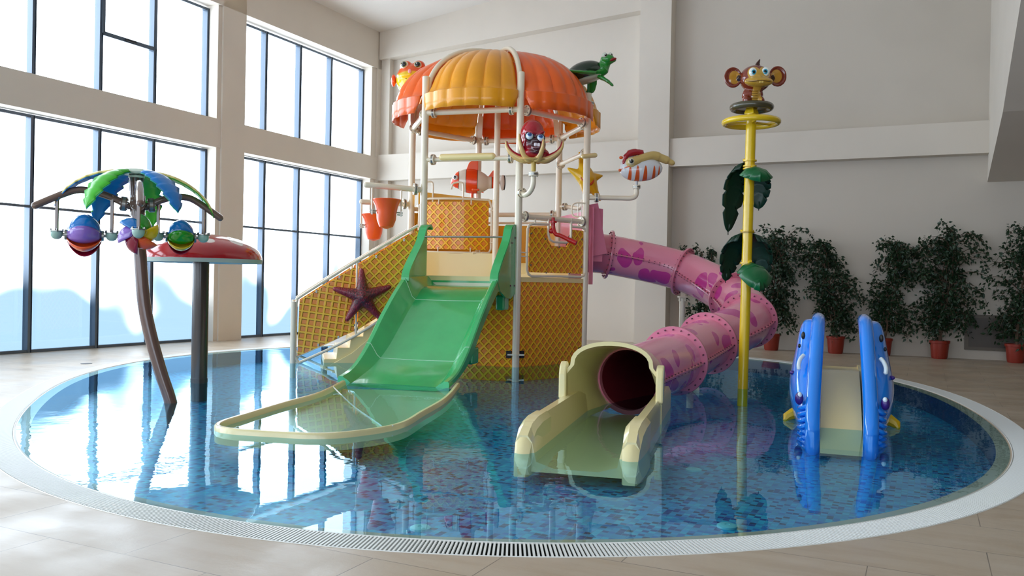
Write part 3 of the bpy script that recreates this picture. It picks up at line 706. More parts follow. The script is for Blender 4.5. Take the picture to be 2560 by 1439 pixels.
for sgn in (-1, 1):
    prof = [(-0.02, 1.33), (-.02, 2.46), (.06, 2.52), (.20, 2.50), (.30, 2.42), (.42, 2.22), (.80, 1.88), (.95, 1.74), (1.04, 1.62), (1.06, 1.50), (.95, 1.36), (.6, 1.24), (.3, 1.22)]
    b = MB(); b.prism(prof, O_ + PX * sgn * .86, AX, Zv, .035)
    f = b.build('side_fin', M_green, gs, False)
    b = MB(); ed = catmull([(O_ + AX * s + Zv * z + PX * sgn * .80) for s, z in prof[1:10]], 4)
    rings = []
    for i, p in enumerate(ed):
        t = (ed[min(i + 1, len(ed) - 1)] - ed[max(0, i - 1)]).normalized(); nn = t.cross(PX).normalized()
        rings.append([p + PX * .07 + nn * .018, p - PX * .07 + nn * .018, p - PX * .07 - nn * .018, p + PX * .07 - nn * .018])
    b.loft(rings); b.build('fin_lip', M_green, f, True, 40)
    b = MB()
    for s, z in ((.1, 2.3), (.1, 1.45), (.35, 1.45), (.3, 2.2)): b.bolt(O_ + AX * s + Zv * z + PX * sgn * .878, PX * sgn, .014, .014)
    b.build('bolts', M_bolt, f)
b = MB(); b.tube([O_ + AX * .36 + Zv * 2.30 - PX * .84, O_ + AX * .36 + Zv * 2.30 + PX * .84], .017, 10); b.build('crossbar', M_steel, gs)
b = MB(); b.box(O_ + AX * .0 + Zv * 1.50 , (1.60, .05, .19), Rz(atan2(PX.y, PX.x))); b.build('entry_step', M_green, gs, False)
for s, z in ((.35, 1.15), (2.0, .35)):
    b = MB(); b.box(O_ + AX * s + Zv * z + PX * .74, (.16, .3, .26), Rz(atan2(PX.y, PX.x))); b.build('underside_bracket', M_green, gs, False, bevel=.03)
# splash tray
rim = [(-2.40, 12.2), (-2.41, 11.5), (-2.46, 10.78), (-2.66, 9.93), (-2.84, 8.98), (-2.905, 8.60), (-2.87, 8.34), (-2.68, 8.17), (-2.25, 8.06), (-1.80, 8.0), (-1.45, 8.19), (-1.12, 8.66), (-.98, 9.5), (-.84, 10.4), (-.78, 11.2), (-.75, 12.2)]
b = MB(); rp = catmull([(x, y, .052) for x, y in rim], 6); m_ = len(rp); cen = Vector((-1.7, 9.9, 0)); rings = []
for i, p in enumerate(rp):
    t = (rp[min(i + 1, m_ - 1)] - rp[max(0, i - 1)]).normalized(); nn = Vector((t.y, -t.x, 0))
    if nn.dot(p - cen) < 0: nn = -nn
    rings.append([p + nn * .025 + Zv * -.17, p + nn * .03 + Zv * -.02, p + nn * .016, p - nn * .016, p - nn * .028 - Zv * .012, p - nn * .065 - Zv * .12, p - nn * .05 - Zv * .15])
b.loft(rings, True, True)
inn = [r[5] for r in rings]; b.add([Vector((p.x, p.y, -.07)) for p in inn], [list(range(len(inn)))])
b.build('splash_tray', M_tan2, gs, True, 50)
b = MB(); P1 = [Vector((-2.40, 11.5, .045)), Vector((-2.25, 11.2, -.0)), Vector((-1.9, 10.4, -.06)), Vector((-1.45, 9.3, -.062)), Vector((-1.22, 8.6, -.03)), Vector((-1.17, 8.5, .05))]
b.tube(catmull(P1, 6), .010, 6); b.build('tray_seam', P('pale_tray_seam', '#dfe8e0', .4), gs)

# ================================================================ pink tube slide
ts = thing('tube_slide', 'pink spotted fibreglass tube slide curling down from the tower to a cream exit chute', 'slide', (3.0, 14.5, 0))
KP = [(1.30, 17.36, 2.14), (1.97, 17.48, 2.12), (3.50, 17.42, 1.80), (4.20, 16.10, 1.30), (4.10, 14.72, .93), (3.13, 13.52, .60), (2.36, 12.25, .42), (1.50, 10.70, .31)]
CP = catmull(KP, 14); TR = 0.405
CP[15 + 0] = CP[15]
def frameat(i):
    t = (CP[min(i + 1, len(CP) - 1)] - CP[max(i - 1, 0)]).normalized(); x = t.cross(Zv).normalized(); z = x.cross(t); return t, x, z
def circ(i, r, seg=36, a0=0.0, a1=2 * pi, z=0.0):
    t, x, zz = frameat(i); return [CP[i] + (x * cos(a0 + (a1 - a0) * j / seg) + zz * sin(a0 + (a1 - a0) * j / seg)) * r + t * z for j in range(seg)]
for s_ in range(7):
    i0, i1 = 14 * s_, 14 * (s_ + 1)
    b = MB(); b.loft([circ(i, TR) for i in range(i0, i1 + 1)], True, False); so = b.build('tube_section', M_pinkp if s_ == 0 else M_pink, ts)
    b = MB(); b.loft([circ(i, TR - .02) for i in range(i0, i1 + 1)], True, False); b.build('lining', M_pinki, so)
    b = MB()     # longitudinal joint flanges with bolts, on both sides
    for sd in (1, -1):
        rows = []
        for i in range(i0, i1 + 1):
            t, x, zz = frameat(i); c = CP[i] + x * sd * TR; rows.append([c + zz * .012, c + x * sd * .05 + zz * .012, c + x * sd * .05 - zz * .012, c - zz * .012])
        b.loft(rows)
    jf = b.build('joint_flange', M_pinkp, so, True, 30)
    b = MB()
    for sd in (1, -1):
        for i in range(i0 + 1, i1, 1):
            t, x, zz = frameat(i); c = CP[i] + x * sd * (TR + .03); b.tube([c - zz * .03, c + zz * .03], .011, 6)
    b.build('bolts', M_bolt, jf)
for s_ in range(1, 7):
    i = 14 * s_; t, x, zz = frameat(i)
    b = MB(); b.loft([circ(i, TR - .01, 40, z=-.022), circ(i, TR + .095, 40, z=-.022), circ(i, TR + .10, 40, z=0), circ(i, TR + .095, 40, z=.022), circ(i, TR - .01, 40, z=.022)], True, False)
    fo = b.build('ring_flange', M_pinkp, ts, True, 35)
    b = MB()
    for j in range(24):
        c = CP[i] + (x * cos(2 * pi * j / 24) + zz * sin(2 * pi * j / 24)) * (TR + .052); b.tube([c - t * .045, c + t * .045], .012, 6)
    b.build('bolts', M_bolt, fo)
# entry board on the C-D face and the flared entry
X1 = (PD - PC_).normalized(); N1 = Vector((cos(radians(14)), sin(radians(14)), 0))
b = MB(); hole = [(0.91 + .42 * cos(2 * pi * i / 32), 2.13 + .42 * sin(2 * pi * i / 32)) for i in range(32)]
outl = []
for i in range(32):
    a = 2 * pi * i / 32; ca, sa = cos(a), sin(a); t = min((.80 / abs(ca)) if abs(ca) > 1e-6 else 99, ((.80 if sa > 0 else .55) / abs(sa)) if abs(sa) > 1e-6 else 99); outl.append((.91 + ca * t, 2.13 + sa * t))
for off in (0.0, .03): b.loft([[PC_ + X1 * a + Zv * z + N1 * (off + .02) for a, z in hole], [PC_ + X1 * a + Zv * z + N1 * (off + .02) for a, z in outl]], True, False)
eb = b.build('entry_board', M_pinkp, ts, False)
b = MB(); b.beam(PC_ + X1 * .10 + N1 * .05 + Zv * 2.53, PC_ + X1 * .10 + N1 * .38 + Zv * 2.6, .03, 1.0); b.beam(PC_ + X1 * .02 + N1 * .12 + Zv * 2.25, PC_ + X1 * .02 + N1 * .14 + Zv * 2.25, .2, 1.5)
eb2 = b.build('entry_fin', M_pinkp, ts, False)
b = MB(); b.loft([[PC_ + X1 * .13 + N1 * (.02) + Zv * 1.95, PC_ + X1 * .13 + N1 * .40 + Zv * 1.95, PC_ + X1 * .13 + N1 * .40 + Zv * 2.98, PC_ + X1 * .13 + N1 * .10 + Zv * 3.02], [PC_ + X1 * .17 + N1 * (.02) + Zv * 1.95, PC_ + X1 * .17 + N1 * .40 + Zv * 1.95, PC_ + X1 * .17 + N1 * .40 + Zv * 2.98, PC_ + X1 * .17 + N1 * .10 + Zv * 3.02]]); b.build('entry_cheek', M_pinkp, ts, False)
# posts carrying the tube
b = MB(); q = CP[28]; b.tube([(q.x, q.y, 0.0), (q.x, q.y, q.z - .55)], .06, 16); sp_ = b.build('support_post', M_post, ts)
b = MB(); b.box((q.x, q.y, q.z - .52), (.16, .22, .03)); b.box((q.x, q.y, q.z - .56), (.13, .1, .1)); b.box((q.x, q.y - .05, q.z - .45), (.10, .02, .14)); b.build('saddle_bracket', M_post, sp_, False)
q = CP[84]; b = MB(); b.box((q.x + .33, q.y + .05, .07), (.10, .03, .28)); b.box((q.x + .33, q.y, -.05), (.16, .14, .02)); b.tube([(q.x + .25, q.y + .05, -.26), (q.x + .25, q.y + .05, .1)], .05, 12); b.build('saddle_bracket', M_post, ts, False)
# cream hood
AXT = Vector((.26, .966, 0)).normalized(); PT = Vector((.966, -.26, 0)).normalized(); HF = Vector((1.11, 9.35, 0))
def hood_front(off, dy=0.0):
    pts = []; w = .515 + off; h = .83 + off
    raw = [(-w, -.10), (-w, .25), (-w + .02, .50), (-w + .10, .60)] + [(-(w - .10) * cos(a) * 1.0, .60 + (h - .60) * sin(a) ** .8) for a in [radians(12 + 156 * i / 14) for i in range(15)]] + [(w - .10, .60), (w - .02, .50), (w, .25), (w, -.10)]
    return [HF + PT * a + Zv * z + AXT * dy for a, z in raw]
def hood_back(off, n):
    c = CP[-1]; out = []
    for i in range(n):
        a = radians(238 - 296 * i / (n - 1)); out.append(c + PT * cos(a) * (TR + off) + Zv * sin(a) * (TR + off) + AXT * .03)
    return out
fo_ = hood_front(.045); fi_ = hood_front(0.0); n = len(fo_)
bo_ = hood_back(.03, n); bi_ = hood_back(-.005, n)
def mixr(a, c, t): return [p.lerp(q_, t) for p, q_ in zip(a, c)]
def arch(a, c, t):  # widen slower than linear so the hood bells out
    return mixr(a, c, t)
b = MB(); rings = [mixr(bo_, fo_, t) for t in (0, .25, .5, .75, .93, 1)] + [mixr(fi_, fo_, .5)] + [mixr(bi_, fi_, t) for t in (1, .93, .75, .5, .25, 0)]
b.loft(rings, False, False); hd = b.build('exit_hood', M_tan2, ts, True, 40)
for sg in (-1, 1):  # upright cheek lips at the mouth
    b = MB(); pr = [(0, .22), (.0, .50), (.04, .60), (.13, .64), (.15, .60), (.15, .24)]
    b.prism(pr, HF + PT * sg * .535 + AXT * -.06, AXT, Zv, .085); b.build('hood_lip', M_tan2, hd, False, bevel=.02)
b = MB(); b.loft([circ(len(CP) - 1, TR + .035, 36, z=-.03), circ(len(CP) - 1, TR + .035, 36, z=.05), circ(len(CP) - 1, TR - .022, 36, z=.05), circ(len(CP) - 1, TR - .022, 36, z=-.03)], True, False, True); b.build('mouth_ring', M_pinkp, hd)
# trough with two thick rails
def trow(s, k_=1.0):
    P0 = HF - AXT * s
    zt = .255 if s < 1.7 else .255 - (s - 1.7) ** 2 * 1.2
    w = .55; L = [(-w, -.12), (-w, zt - .06), (-w + .03, zt), (-w + .11, zt), (-w + .15, zt - .06), (-w + .19, -.08), (-.2, -.13), (.2, -.13), (w - .19, -.08), (w - .15, zt - .06), (w - .11, zt), (w - .03, zt), (w, zt - .06), (w, -.12), (w - .1, -.17), (0, -.17), (-w + .1, -.17)]
    return [P0 + PT * a + Zv * z for a, z in L]
b = MB(); b.loft([trow(s) for s in (-1.38, -.7, 0, .5, 1.0, 1.5, 1.8, 1.95, 2.0)], True, True); tr_ = b.build('exit_chute', M_tan2, ts, True, 28)
for sg in (-1, 1):    # rounded rail noses
    b = MB(); rings = []
    for s, zt, sh in ((1.3, .27, .0), (1.65, .27, .0), (1.85, .23, .01), (2.0, .13, .02), (2.08, .0, .03), (2.11, -.12, .045)):
        P0 = HF - AXT * s + PT * sg * .478; w0 = .095 - sh; rings.append([P0 + PT * a + Zv * z for a, z in ((-w0, -.2), (-w0, zt - .05), (-w0 + .045, zt), (w0 - .045, zt), (w0, zt - .05), (w0, -.2))])
    b.loft(rings); b.build('rail_nose', M_tan2, tr_, True, 30)

# ================================================================ figures around the tower
def V(*a): return Vector(a)
def eye(par, c, n, r, white='#f3f0e6', iris='#20231f', ring=None, pup=None, k=.55, pname='eye'):
    """eyeball with iris and pupil discs painted by position"""
    n = Vector(n).normalized(); c = Vector(c)
    base = Vector(par.location); cl = c - base
    zones = [(cl + n * r, (r * k * 1.2,) * 3, iris, .06)]
    if ring: zones = [(cl + n * r, (r * k * 1.55,) * 3, ring, .05)] + zones
    if pup: zones.append((cl + n * r, (r * k * .6,) * 3, pup, .06))
    zones.append((cl + n * r + Vector((-.25, 0, .3)) * r, (r * .2,) * 3, '#ffffff', .1))
    m = blend('eye_paint', white, zones, .12)
    b = MB(); b.ell(c, r, None, 20, 14); return b.build(pname, m, par)

# puffer fish
L0 = (-2.10, 17.38, 5.26)
pf = thing('pufferfish_figure', 'orange and yellow round pufferfish figure with bulging eyes at the roof edge', 'fish figure', L0)
bm_ = blend('pufferfish_paint', '#ee5a18', [((.03, -.25, .12), (.62, .62, .33), '#f5b80c', .03), ((-.10, -.4, .16), (.35, .5, .25), '#f2d40c', .35)], .15)
b = MB(); c = V(*L0) + V(.0, 0, .34); b.ell(c, (.35, .38, .34), None, 28, 18); b.ell(c + V(-.13, -.14, .24), (.13, .14, .12)); b.ell(c + V(.13, -.14, .25), (.13, .14, .12))
b.ell(c + V(-.04, -.26, .02), (.22, .14, .08)); b.tube([c + V(-.24, -.27, .0), c + V(-.03, -.38, .03), c + V(.2, -.27, .0)], .035, 10, dome=True)
o = fuse(b.build('body', bm_, pf), .016, 5)
for sx, nn in ((-.15, (-.25, -1, .1)), (.115, (.0, -1, .12))): eye(pf, c + V(sx, -.235, .245), nn, .082, '#efe6cf', '#15171a', '#8b9a4b')
b = MB(); b.ell(c + V(-.03, -.385, .09), (.035, .02, .045)); b.build('teeth', P('pink_tooth', '#f0a8b0', .2), pf)
b = MB(); b.tube([c + V(-.25, -.255, -.04), c + V(-.1, -.355, -.05), c + V(.1, -.36, -.05), c + V(.26, -.26, -.04)], .008, 6); b.build('mouth_line', M_dark, pf)
Mor = P('orange_fin', '#ee5a22', .2, coat=.5)
for sg in (-1, 1): b = MB(); b.ell(c + V(sg * .40, -.02, -.02), (.05, .07, .125)); b.ell(c + V(sg * .345, 0, -.02), (.06, .03, .04)); b.build('fin', Mor, pf)
b = MB(); b.tube([V(*L0) + V(0, 0, -.02) + V(0, .02, -.3), V(*L0) + V(0, .02, .1)], .05, 12); b.build('stem', Mor, pf)

# octopus on its swan-neck arm
b = MB(); PBz = PB + Zv * 3.10; ob = V(.335, 14.80, 0)
op = thing('octopus_stand', 'cream bent pipe arm with a flanged joint carrying the red octopus', 'pipe arm', tuple(PBz))
b.tube(catmull([PBz + (ob - PB) * .18, V(.20, 15.0, 3.06), V(.27, 14.9, 3.09), V(.32, 14.83, 3.17), ob + Zv * 3.26, ob + Zv * 3.36], 5), .047, 12); b.build('pipe', M_post, op)
b = MB(); flange(b, PB + (ob - PB).normalized() * .10 + Zv * 3.10, ob - PB, .085); b.build('flange', FLM, op)
b = MB(); flange(b, ob + Zv * 3.40, Zv, .085); b.build('flange', FLM, op)
oc = thing('octopus_figure', 'dark red octopus figure with blue eyes and upturned cream tentacles', 'octopus figure', tuple(ob + Zv * 3.42))
M_stub = P('olive_yellow_stub', '#c9ab52', .35)
b = MB(); b.tube([ob + Zv * 3.42, ob + Zv * 3.66], .043, 12); b.build('stem', M_stub, oc)
oh = ob + Zv * 3.66
mo = blend('octopus_paint', '#a81226', [((.06, -.2, .52), (.26, .12, .12), '#3a0a18', .5), ((.05, -.2, .36), (.14, .15, .06), '#4a0a18', .3)], .12)
b = MB(); b.ell(oh + V(-.03, 0, .44), (.21, .22, .25)); b.ell(oh + V(.0, -.02, .25), (.21, .21, .19)); b.ell(oh + V(.03, -.02, .10), (.24, .22, .10)); b.ell(oh + V(.04, -.17, .29), (.13, .08, .07)); b.ell(oh + V(-.05, -.16, .43), (.12, .09, .04), Ry(.3)); b.ell(oh + V(.10, -.16, .41), (.10, .09, .04), Ry(-.6)); b.ell(oh + V(.07, -.2, .17), (.12, .06, .05))
fuse(b.build('head', mo, oc), .014, 5)
for dx, dz in ((-.085, .365), (.105, .335)):
    c = oh + V(dx, -.205, dz); eye(oc, c, (0.05, -1, .45), .066, '#e4eef6', '#1c3f78', '#4f97d8', None, .42)
    b = MB(); b.tube([c + V(cos(a) * .068, -.012, sin(a) * .068) for a in [2 * pi * i / 20 for i in range(20)]], .012, 8, loop=True); b.build('eye_rim', M_dark, oc)
b = MB(); b.box(oh + V(.02, -.255, .215), (.05, .03, .06)); b.build('tooth', P('white_tooth', '#e6dce4', .2), oc, bevel=.012)
b = MB(); b.box(oh + V(.075, -.255, .21), (.05, .03, .06)); b.build('tooth', P('white_tooth', '#e6dce4', .2), oc, bevel=.012)
b = MB(); b.ell(oh + V(.04, -.225, .215), (.10, .03, .045)); b.build('mouth', P('dark_mouth', '#3c0912', .4), oc)
M_cr = P('cream_tentacle', '#d9b572', .25, coat=.5); M_rd = P('red_tentacle_back', '#a3182a', .2, coat=.5)
for ang, L, hgt in ((178, .48, .30), (212, .30, .40), (300, .30, .30), (345, .50, .26), (15, .52, .34), (60, .40, .25), (120, .40, .25), (150, .46, .2)):
    a = radians(ang); d = V(cos(a), sin(a), 0); pts = [oh + d * .08 + Zv * .02, oh + d * L * .45 + Zv * .0, oh + d * L * .78 + Zv * hgt * .28, oh + d * L * .97 + Zv * hgt * .65, oh + d * L * 1.03 + Zv * hgt]
    pts = catmull(pts, 5); m_ = len(pts); b = MB(); b.tube(pts, [.082 * (1 - .84 * i / (m_ - 1)) for i in range(m_)], 10, dome=True); te = b.build('tentacle', M_cr, oc)
    b = MB(); q = [p - d * (.012 + .012 * (i / m_)) + Zv * (.022 * (1 - i / m_)) for i, p in enumerate(pts)]; b.tube(q, [.074 * (1 - .87 * i / (m_ - 1)) for i in range(m_)], 10); b.build('tentacle_top', M_rd, te)
b = MB(); b.tube([oh + V(-.22, 0, -.035), oh + V(.25, 0, -.035)], .022, 8); b.ell(oh + V(0, 0, -.01), (.25, .2, .035)); b.build('base_plate', M_cr, oc)

# turtle on top of post C
L0 = PC_ + Zv * 4.97
tu = thing('turtle_figure', 'green sea turtle figure with a dark spiral shell standing above the right roof post', 'turtle figure', tuple(L0))
b = MB(); flange(b, L0 + Zv * .02, Zv, .115, nb=4); b.build('flange', FLM, tu)
Mg = P('turtle_green', '#1f8a2c', .22, coat=.5)
b = MB(); b.tube([L0 + Zv * .04, L0 + Zv * .40], .022, 10); b.build('stem', P('stem_green', '#146b2c', .3), tu)
c = L0 + V(.0, 0, .58); tilt = Ry(-.30)
def tl(x, y, z): return c + tilt @ V(x, y, z)
b = MB(); b.ell(tl(-.02, 0, -.02), (.34, .24, .10), tilt); b.tube(catmull([tl(.15, -.02, .0), tl(.30, -.04, .04), tl(.36, -.05, .12), tl(.40, -.06, .17)], 4), [.14] * 5 + [.11] * 4 + [.10] * 4, 12, dome=True)
b.ell(tl(.42, -.08, .16), (.14, .12, .10)); b.ell(tl(.49, -.10, .125), (.09, .085, .05))
fuse(b.build('body', Mg, tu), .013, 4)
msh = P('turtle_shell_paint', '#0b2a16', .2, coat=.6); k = NT(msh); co = k.coord(); vo = k.n('ShaderNodeTexVoronoi'); vo.feature = 'DISTANCE_TO_EDGE'; vo.inputs['Scale'].default_value = 5; k.l(co, vo.inputs['Vector'])
v2 = k.n('ShaderNodeTexVoronoi'); v2.inputs['Scale'].default_value = 5; k.l(co, v2.inputs['Vector']); rg = k.math('ABSOLUTE', k.math('SUBTRACT', k.math('FRACT', k.math('MULTIPLY', v2.outputs['Distance'], 9)), .5))
f = k.math('MULTIPLY', k.smooth(rg, .0, .14, 1, 0), k.smooth(v2.outputs['Distance'], .3, .36, 1, 0)); k.l(k.mix(k.math('MULTIPLY', f, .6), '#0b2a16', '#9fc8a8'), k.b.inputs['Base Color'])
b = MB(); b.ell(tl(-.06, .01, .06), (.37, .28, .21), tilt, 28, 16); b.build('shell', msh, tu)
b = MB(); b.ell(tl(-.04, 0, -.085), (.31, .22, .07), tilt); b.build('belly', P('turtle_belly', '#b9bfa6', .3), tu)
for p_ in ([(.05, -.22, -.02), (-.15, -.34, -.04), (-.36, -.36, -.03)], [(.20, -.10, -.06), (.34, -.2, -.16), (.42, -.22, -.23)], [(.10, .18, -.05), (.1, .3, -.2), (.02, .34, -.28)], [(-.30, -.1, -.05), (-.44, -.14, -.12), (-.55, -.15, -.13)]):
    b = MB(); b.tube(catmull([c + V(*q) for q in p_], 4), [.085] * 3 + [.07] * 3 + [.055] * 3, 10, dome=True, flat=.5); b.build('flipper', Mg, tu)
for dx, dy in ((.375, -.15), (.50, -.02)): eye(tu, tl(dx, dy, .235), (.35, -1, -.05), .055, '#cfd8c8', '#2a1a14', None, None, .42)
b = MB(); b.ell(tl(.50, -.165, .115), (.075, .035, .03), tilt); b.build('mouth', P('turtle_mouth', '#8c1f1c', .3), tu)

# clown fish on the rear rail
L0 = V(-.83, 18.55, 2.98)
cl = thing('clownfish_figure', 'orange and white banded fish figure with black outlines behind the rear posts', 'fish figure', tuple(L0))
zo = [((-.62, 0, .75), (.25, 1, .6), '#ee4a1c', .02), ((-.09, 0, .75), (.12, 1, .9), '#ee4a1c', .02), ((.41, 0, .75), (.06, 1, .9), '#ee4a1c', .02)]
zk = [((-.62, 0, .75), (.262, 1, .62), '#1a1210', .02), ((-.09, 0, .75), (.132, 1, .92), '#1a1210', .02), ((.41, 0, .75), (.07, 1, .92), '#1a1210', .02)]
mcf = blend('clownfish_paint', '#e2dccb', zk + zo, .2)
b = MB(); c = L0 + V(-.02, 0, .72); b.ell(c + V(-.08, 0, 0), (.42, .17, .27), Ry(.12)); b.ell(c + V(-.36, 0, -.01), (.17, .13, .15)); b.ell(c + V(.30, 0, -.02), (.25, .07, .14)); b.ell(c + V(-.47, -.0, -.04), (.07, .10, .05))
fuse(b.build('body', mcf, cl), .016, 5)
for pl_, nm in (([(-.22, .2), (-.14, .40), (-.02, .49), (.06, .46), (.06, .2)], 'dorsal_fin'), ([(.28, .10), (.38, .24), (.46, .26), (.46, .05)], 'dorsal_fin'), ([(.42, -.12), (.47, -.22), (.5, .0)], 'ventral_fin'), ([(-.08, -.22), (.0, -.26), (.12, -.24), (.2, -.25), (.1, -.15)], 'ventral_fin')):
    b = MB(); b.prism(pl_, c, V(1, 0, 0), Zv, .05); b.build(nm, Mor, cl, bevel=.012)
b = MB(); b.ell(c + V(.60, 0, -.02), (.06, .03, .17)); b.build('tail_fin', P('white_tail', '#dcd2c4', .3), cl)
b = MB(); b.ell(c + V(.635, 0.004, -.02), (.03, .026, .165)); b.build('tail_edge', M_dark, cl)
eye(cl, c + V(-.42, -.115, .06), (-.5, -1, .1), .055, '#eef0f2', '#22252c')
b = MB(); b.tube([L0 + V(-.08, 0, 0), L0 + V(-.08, 0, .2), L0 + V(-.08, 0, .48)], .035, 10); b.build('stem', Mor, cl)
b = MB(); b.box(c + V(.02, -.16, -.20), (.16, .04, .05)); b.build('pectoral_fin', Mor, cl, bevel=.015)

# yellow starfish on its own pipe
L0 = V(1.44, 17.75, 3.12)
sa = thing('starfish_stand', 'cream elbow pipe behind the right post carrying the yellow starfish', 'pipe arm', (1.10, 18.0, 3.12))
b = MB(); b.tube(catmull([(1.00, 18.17, 3.15), (1.2, 18.05, 3.13), (1.36, 17.86, 3.09), (1.43, 17.76, 3.14), (1.44, 17.75, 3.26)], 5), .043, 12); b.build('pipe', M_post, sa)
b = MB(); flange(b, V(1.09, 18.12, 3.145), V(.3, -.2, 0), .08); b.build('flange', FLM, sa)
mys = blend('starfish_yellow_paint', '#e0a80e', [((-.24, -.05, .12), (.28, .3, .3), '#eec52c', .6)], .25, bump=(9, .25))
X_ = V(1, .0, 0); c = L0 + V(.08, -.02, .58)
b = MB()
for dx_, dz_ in ((-.17, .54), (-.40, .21), (.31, .07), (-.02, -.48), (.28, -.44)):
    d = V(dx_, 0, dz_); Ln = d.length; d.normalize(); q = [c + d * Ln * t for t in (0, .3, .6, .85, 1.0)]; b.tube(q, [.20, .15, .085, .05, .025], 12, dome=True)
b.ell(c, (.17, .11, .2)); o = b.build('yellow_starfish', mys, None, org=tuple(c)); fuse(o, .015, 5)
o['label'] = 'smiling yellow starfish figure half hidden behind the right tower post'; o['category'] = 'starfish figure'; ysf = o
eye(o, c + V(-.01, -.12, .10), (0, -1, .1), .06, '#eae7dc', '#191a1c')
b = MB(); b.tube(catmull([c + V(-.12, -.13, .0), c + V(-.05, -.16, -.08), c + V(.06, -.16, -.13), c + V(.12, -.13, -.05)], 4), .026, 8, dome=True); b.build('mouth', P('star_mouth', '#c2471a', .3), o)
b = MB()
for i in range(4): b.ell(c + V(.0 - .01 * i, -.125, -.2 - .075 * i), (.018, .012, .018), None, 8, 6)
b.build('warts', P('pale_wart', '#f1dd8c', .3), o)
b = MB(); b.tube([c - Zv * .5, c - Zv * .30], .03, 10); b.build('stem', P('yellow_stem', '#e6bd10', .3), o)
b = MB(); b.tube([PC_ + V(-.08, -.1, 3.955), PC_ + V(.16, .02, 4.0)], .045, 12, dome=True); b.build('spray_bar', M_tan, tower)

# shrimp bird figure on its horizontal pipe
L0 = V(2.37, 16.42, 3.36)
ba = thing('shrimp_stand', 'cream horizontal pipe arm reaching right from the tower to the striped figure', 'pipe arm', (1.5, 16.43, 3.18))
b = MB(); b.tube(catmull([(1.46, 16.43, 3.175), (1.8, 16.43, 3.18), (2.1, 16.43, 3.18), (2.25, 16.42, 3.18), (2.34, 16.42, 3.21), (2.37, 16.42, 3.28), (2.37, 16.42, 3.37)], 5), .047, 12); b.build('pipe', M_post, ba)
b = MB(); flange(b, V(1.60, 16.43, 3.178), V(1, 0, 0), .09); b.build('flange', FLM, ba)
b = MB(); flange(b, V(2.37, 16.42, 3.40), Zv, .075, nb=4); b.build('flange', FLM, ba)
sf = thing('striped_shrimp_figure', 'white figure with orange stripes, red crest and tan tail on the right pipe arm', 'animal figure', tuple(L0 + Zv * .06))
b = MB(); b.tube([L0 + Zv * .06, L0 + Zv * .2], .028, 10); b.build('stem', P('white_stem', '#c9ccd0', .3), sf)
c = L0 + V(.11, 0, .44)
zz = []
for x, w in ((-.26, .035), (-.12, .045), (.03, .045), (.20, .035), (.30, .02)): zz.append(((x + .11, 0, .44 - .06 - .35), (w, .6, .36), '#d8571a', .04))
mb_ = blend('shrimp_paint', '#d9dadd', zz, .22)
b = MB(); b.ell(c + V(-.03, 0, -.06), (.42, .20, .235), Ry(-.10)); b.ell(c + V(-.22, 0, -.0), (.22, .17, .2)); fuse(b.build('body', mb_, sf), .016, 5)
M_tn = P('tan_tail', '#cdb06a', .35)
b = MB(); b.tube(catmull([c + V(-.20, -.10, .06), c + V(.0, -.06, .14), c + V(.2, -.02, .20), c + V(.40, 0, .15), c + V(.56, .0, .08)], 5), [.13] * 3 + [.12] * 5 + [.12] * 5 + [.10] * 5 + [.07] * 3, 12, dome=True, flat=.8); fuse(b.build('tail', M_tn, sf), .014, 4)
b = MB(); b.tube(catmull([c + V(-.38, -.1, .05), c + V(-.34, -.10, .17), c + V(-.22, -.06, .25), c + V(-.05, -.03, .26), c + V(.08, -.02, .20)], 5), [.03] * 4 + [.05] * 4 + [.07] * 5 + [.06] * 4 + [.015] * 4, 10, dome=True); b.build('crest', P('crest_red', '#a81828', .25, coat=.5), sf)
b = MB(); b.ell(c + V(-.24, -.15, .05), (.11, .07, .10)); b.build('eye_socket', P('socket_tan', '#d9c688', .3), sf)
eye(sf, c + V(-.25, -.185, .06), (-.05, -1, .05), .07, '#dcd6b2', '#101418', None, None, .5)
b = MB(); b.tube([c + V(-.42, -.05, -.08), c + V(-.28, -.18, -.02)], .014, 6); b.ell(c + V(-.44, -.04, -.09), (.035, .03, .03)); b.ell(c + V(-.42, .0, .16), (.04, .03, .03)); b.build('feelers', P('orange_feeler', '#e86a30', .3), sf)

# hanging buckets
Mbk = P('orange_bucket', '#ee5a1e', .3, coat=.3)
def bucket(root, end, p, lab, blab):
    root = Vector(root); end = Vector(end); d = (end - root).normalized()
    a = thing('bucket_arm', lab, 'pipe arm', tuple(root)); b = MB(); b.tube([root, end], .052, 14, dome=True); b.build('pipe', M_post, a)
    b = MB(); flange(b, root + d * .16, d, .105); b.build('flange', FLM, a)
    k = thing('tipping_bucket', blab, 'bucket', tuple(p), 'orange tipping buckets'); p = Vector(p)
    prof = [(.262, .26), (.25, .268), (.235, .25), (.20, .16), (.172, .03), (.158, -.1), (.115, -.21), (.03, -.262), (.03, -.27), (.125, -.235), (.172, -.11), (.185, .03), (.212, .15), (.25, .235), (.262, .26)]
    b = MB(); b.lathe([(r * 1.0, z) for r, z in prof], p, 28, caps=False); b.lathe([(.001, -.262), (.03, -.262)], p, 28, caps=False); b.lathe([(.001, -.27), (.03, -.27)], p, 28, caps=False); b.build('shell', Mbk, k)
    for sg in (-1, 1):
        q = p + d * sg * .265; tz = root.lerp(end, max(0, min(1, ((q - root).dot(d)) / (end - root).length))).z
        b = MB(); b.tube([q + Zv * (-.02), Vector((q.x, q.y, tz - .03))], .018, 6); h = b.build('hanger', M_post, k)
        b = MB(); b.tube([q - d * sg * .09 + Zv * .04, q + d * sg * .03 + Zv * .04], .014, 8); b.tube([q - d * sg * .07 + Zv * .0, q + d * sg * .03 + Zv * .0], .012, 8); b.box(q + Zv * .02, (.03, .03, .10)); b.build('pivot', M_steel, h)
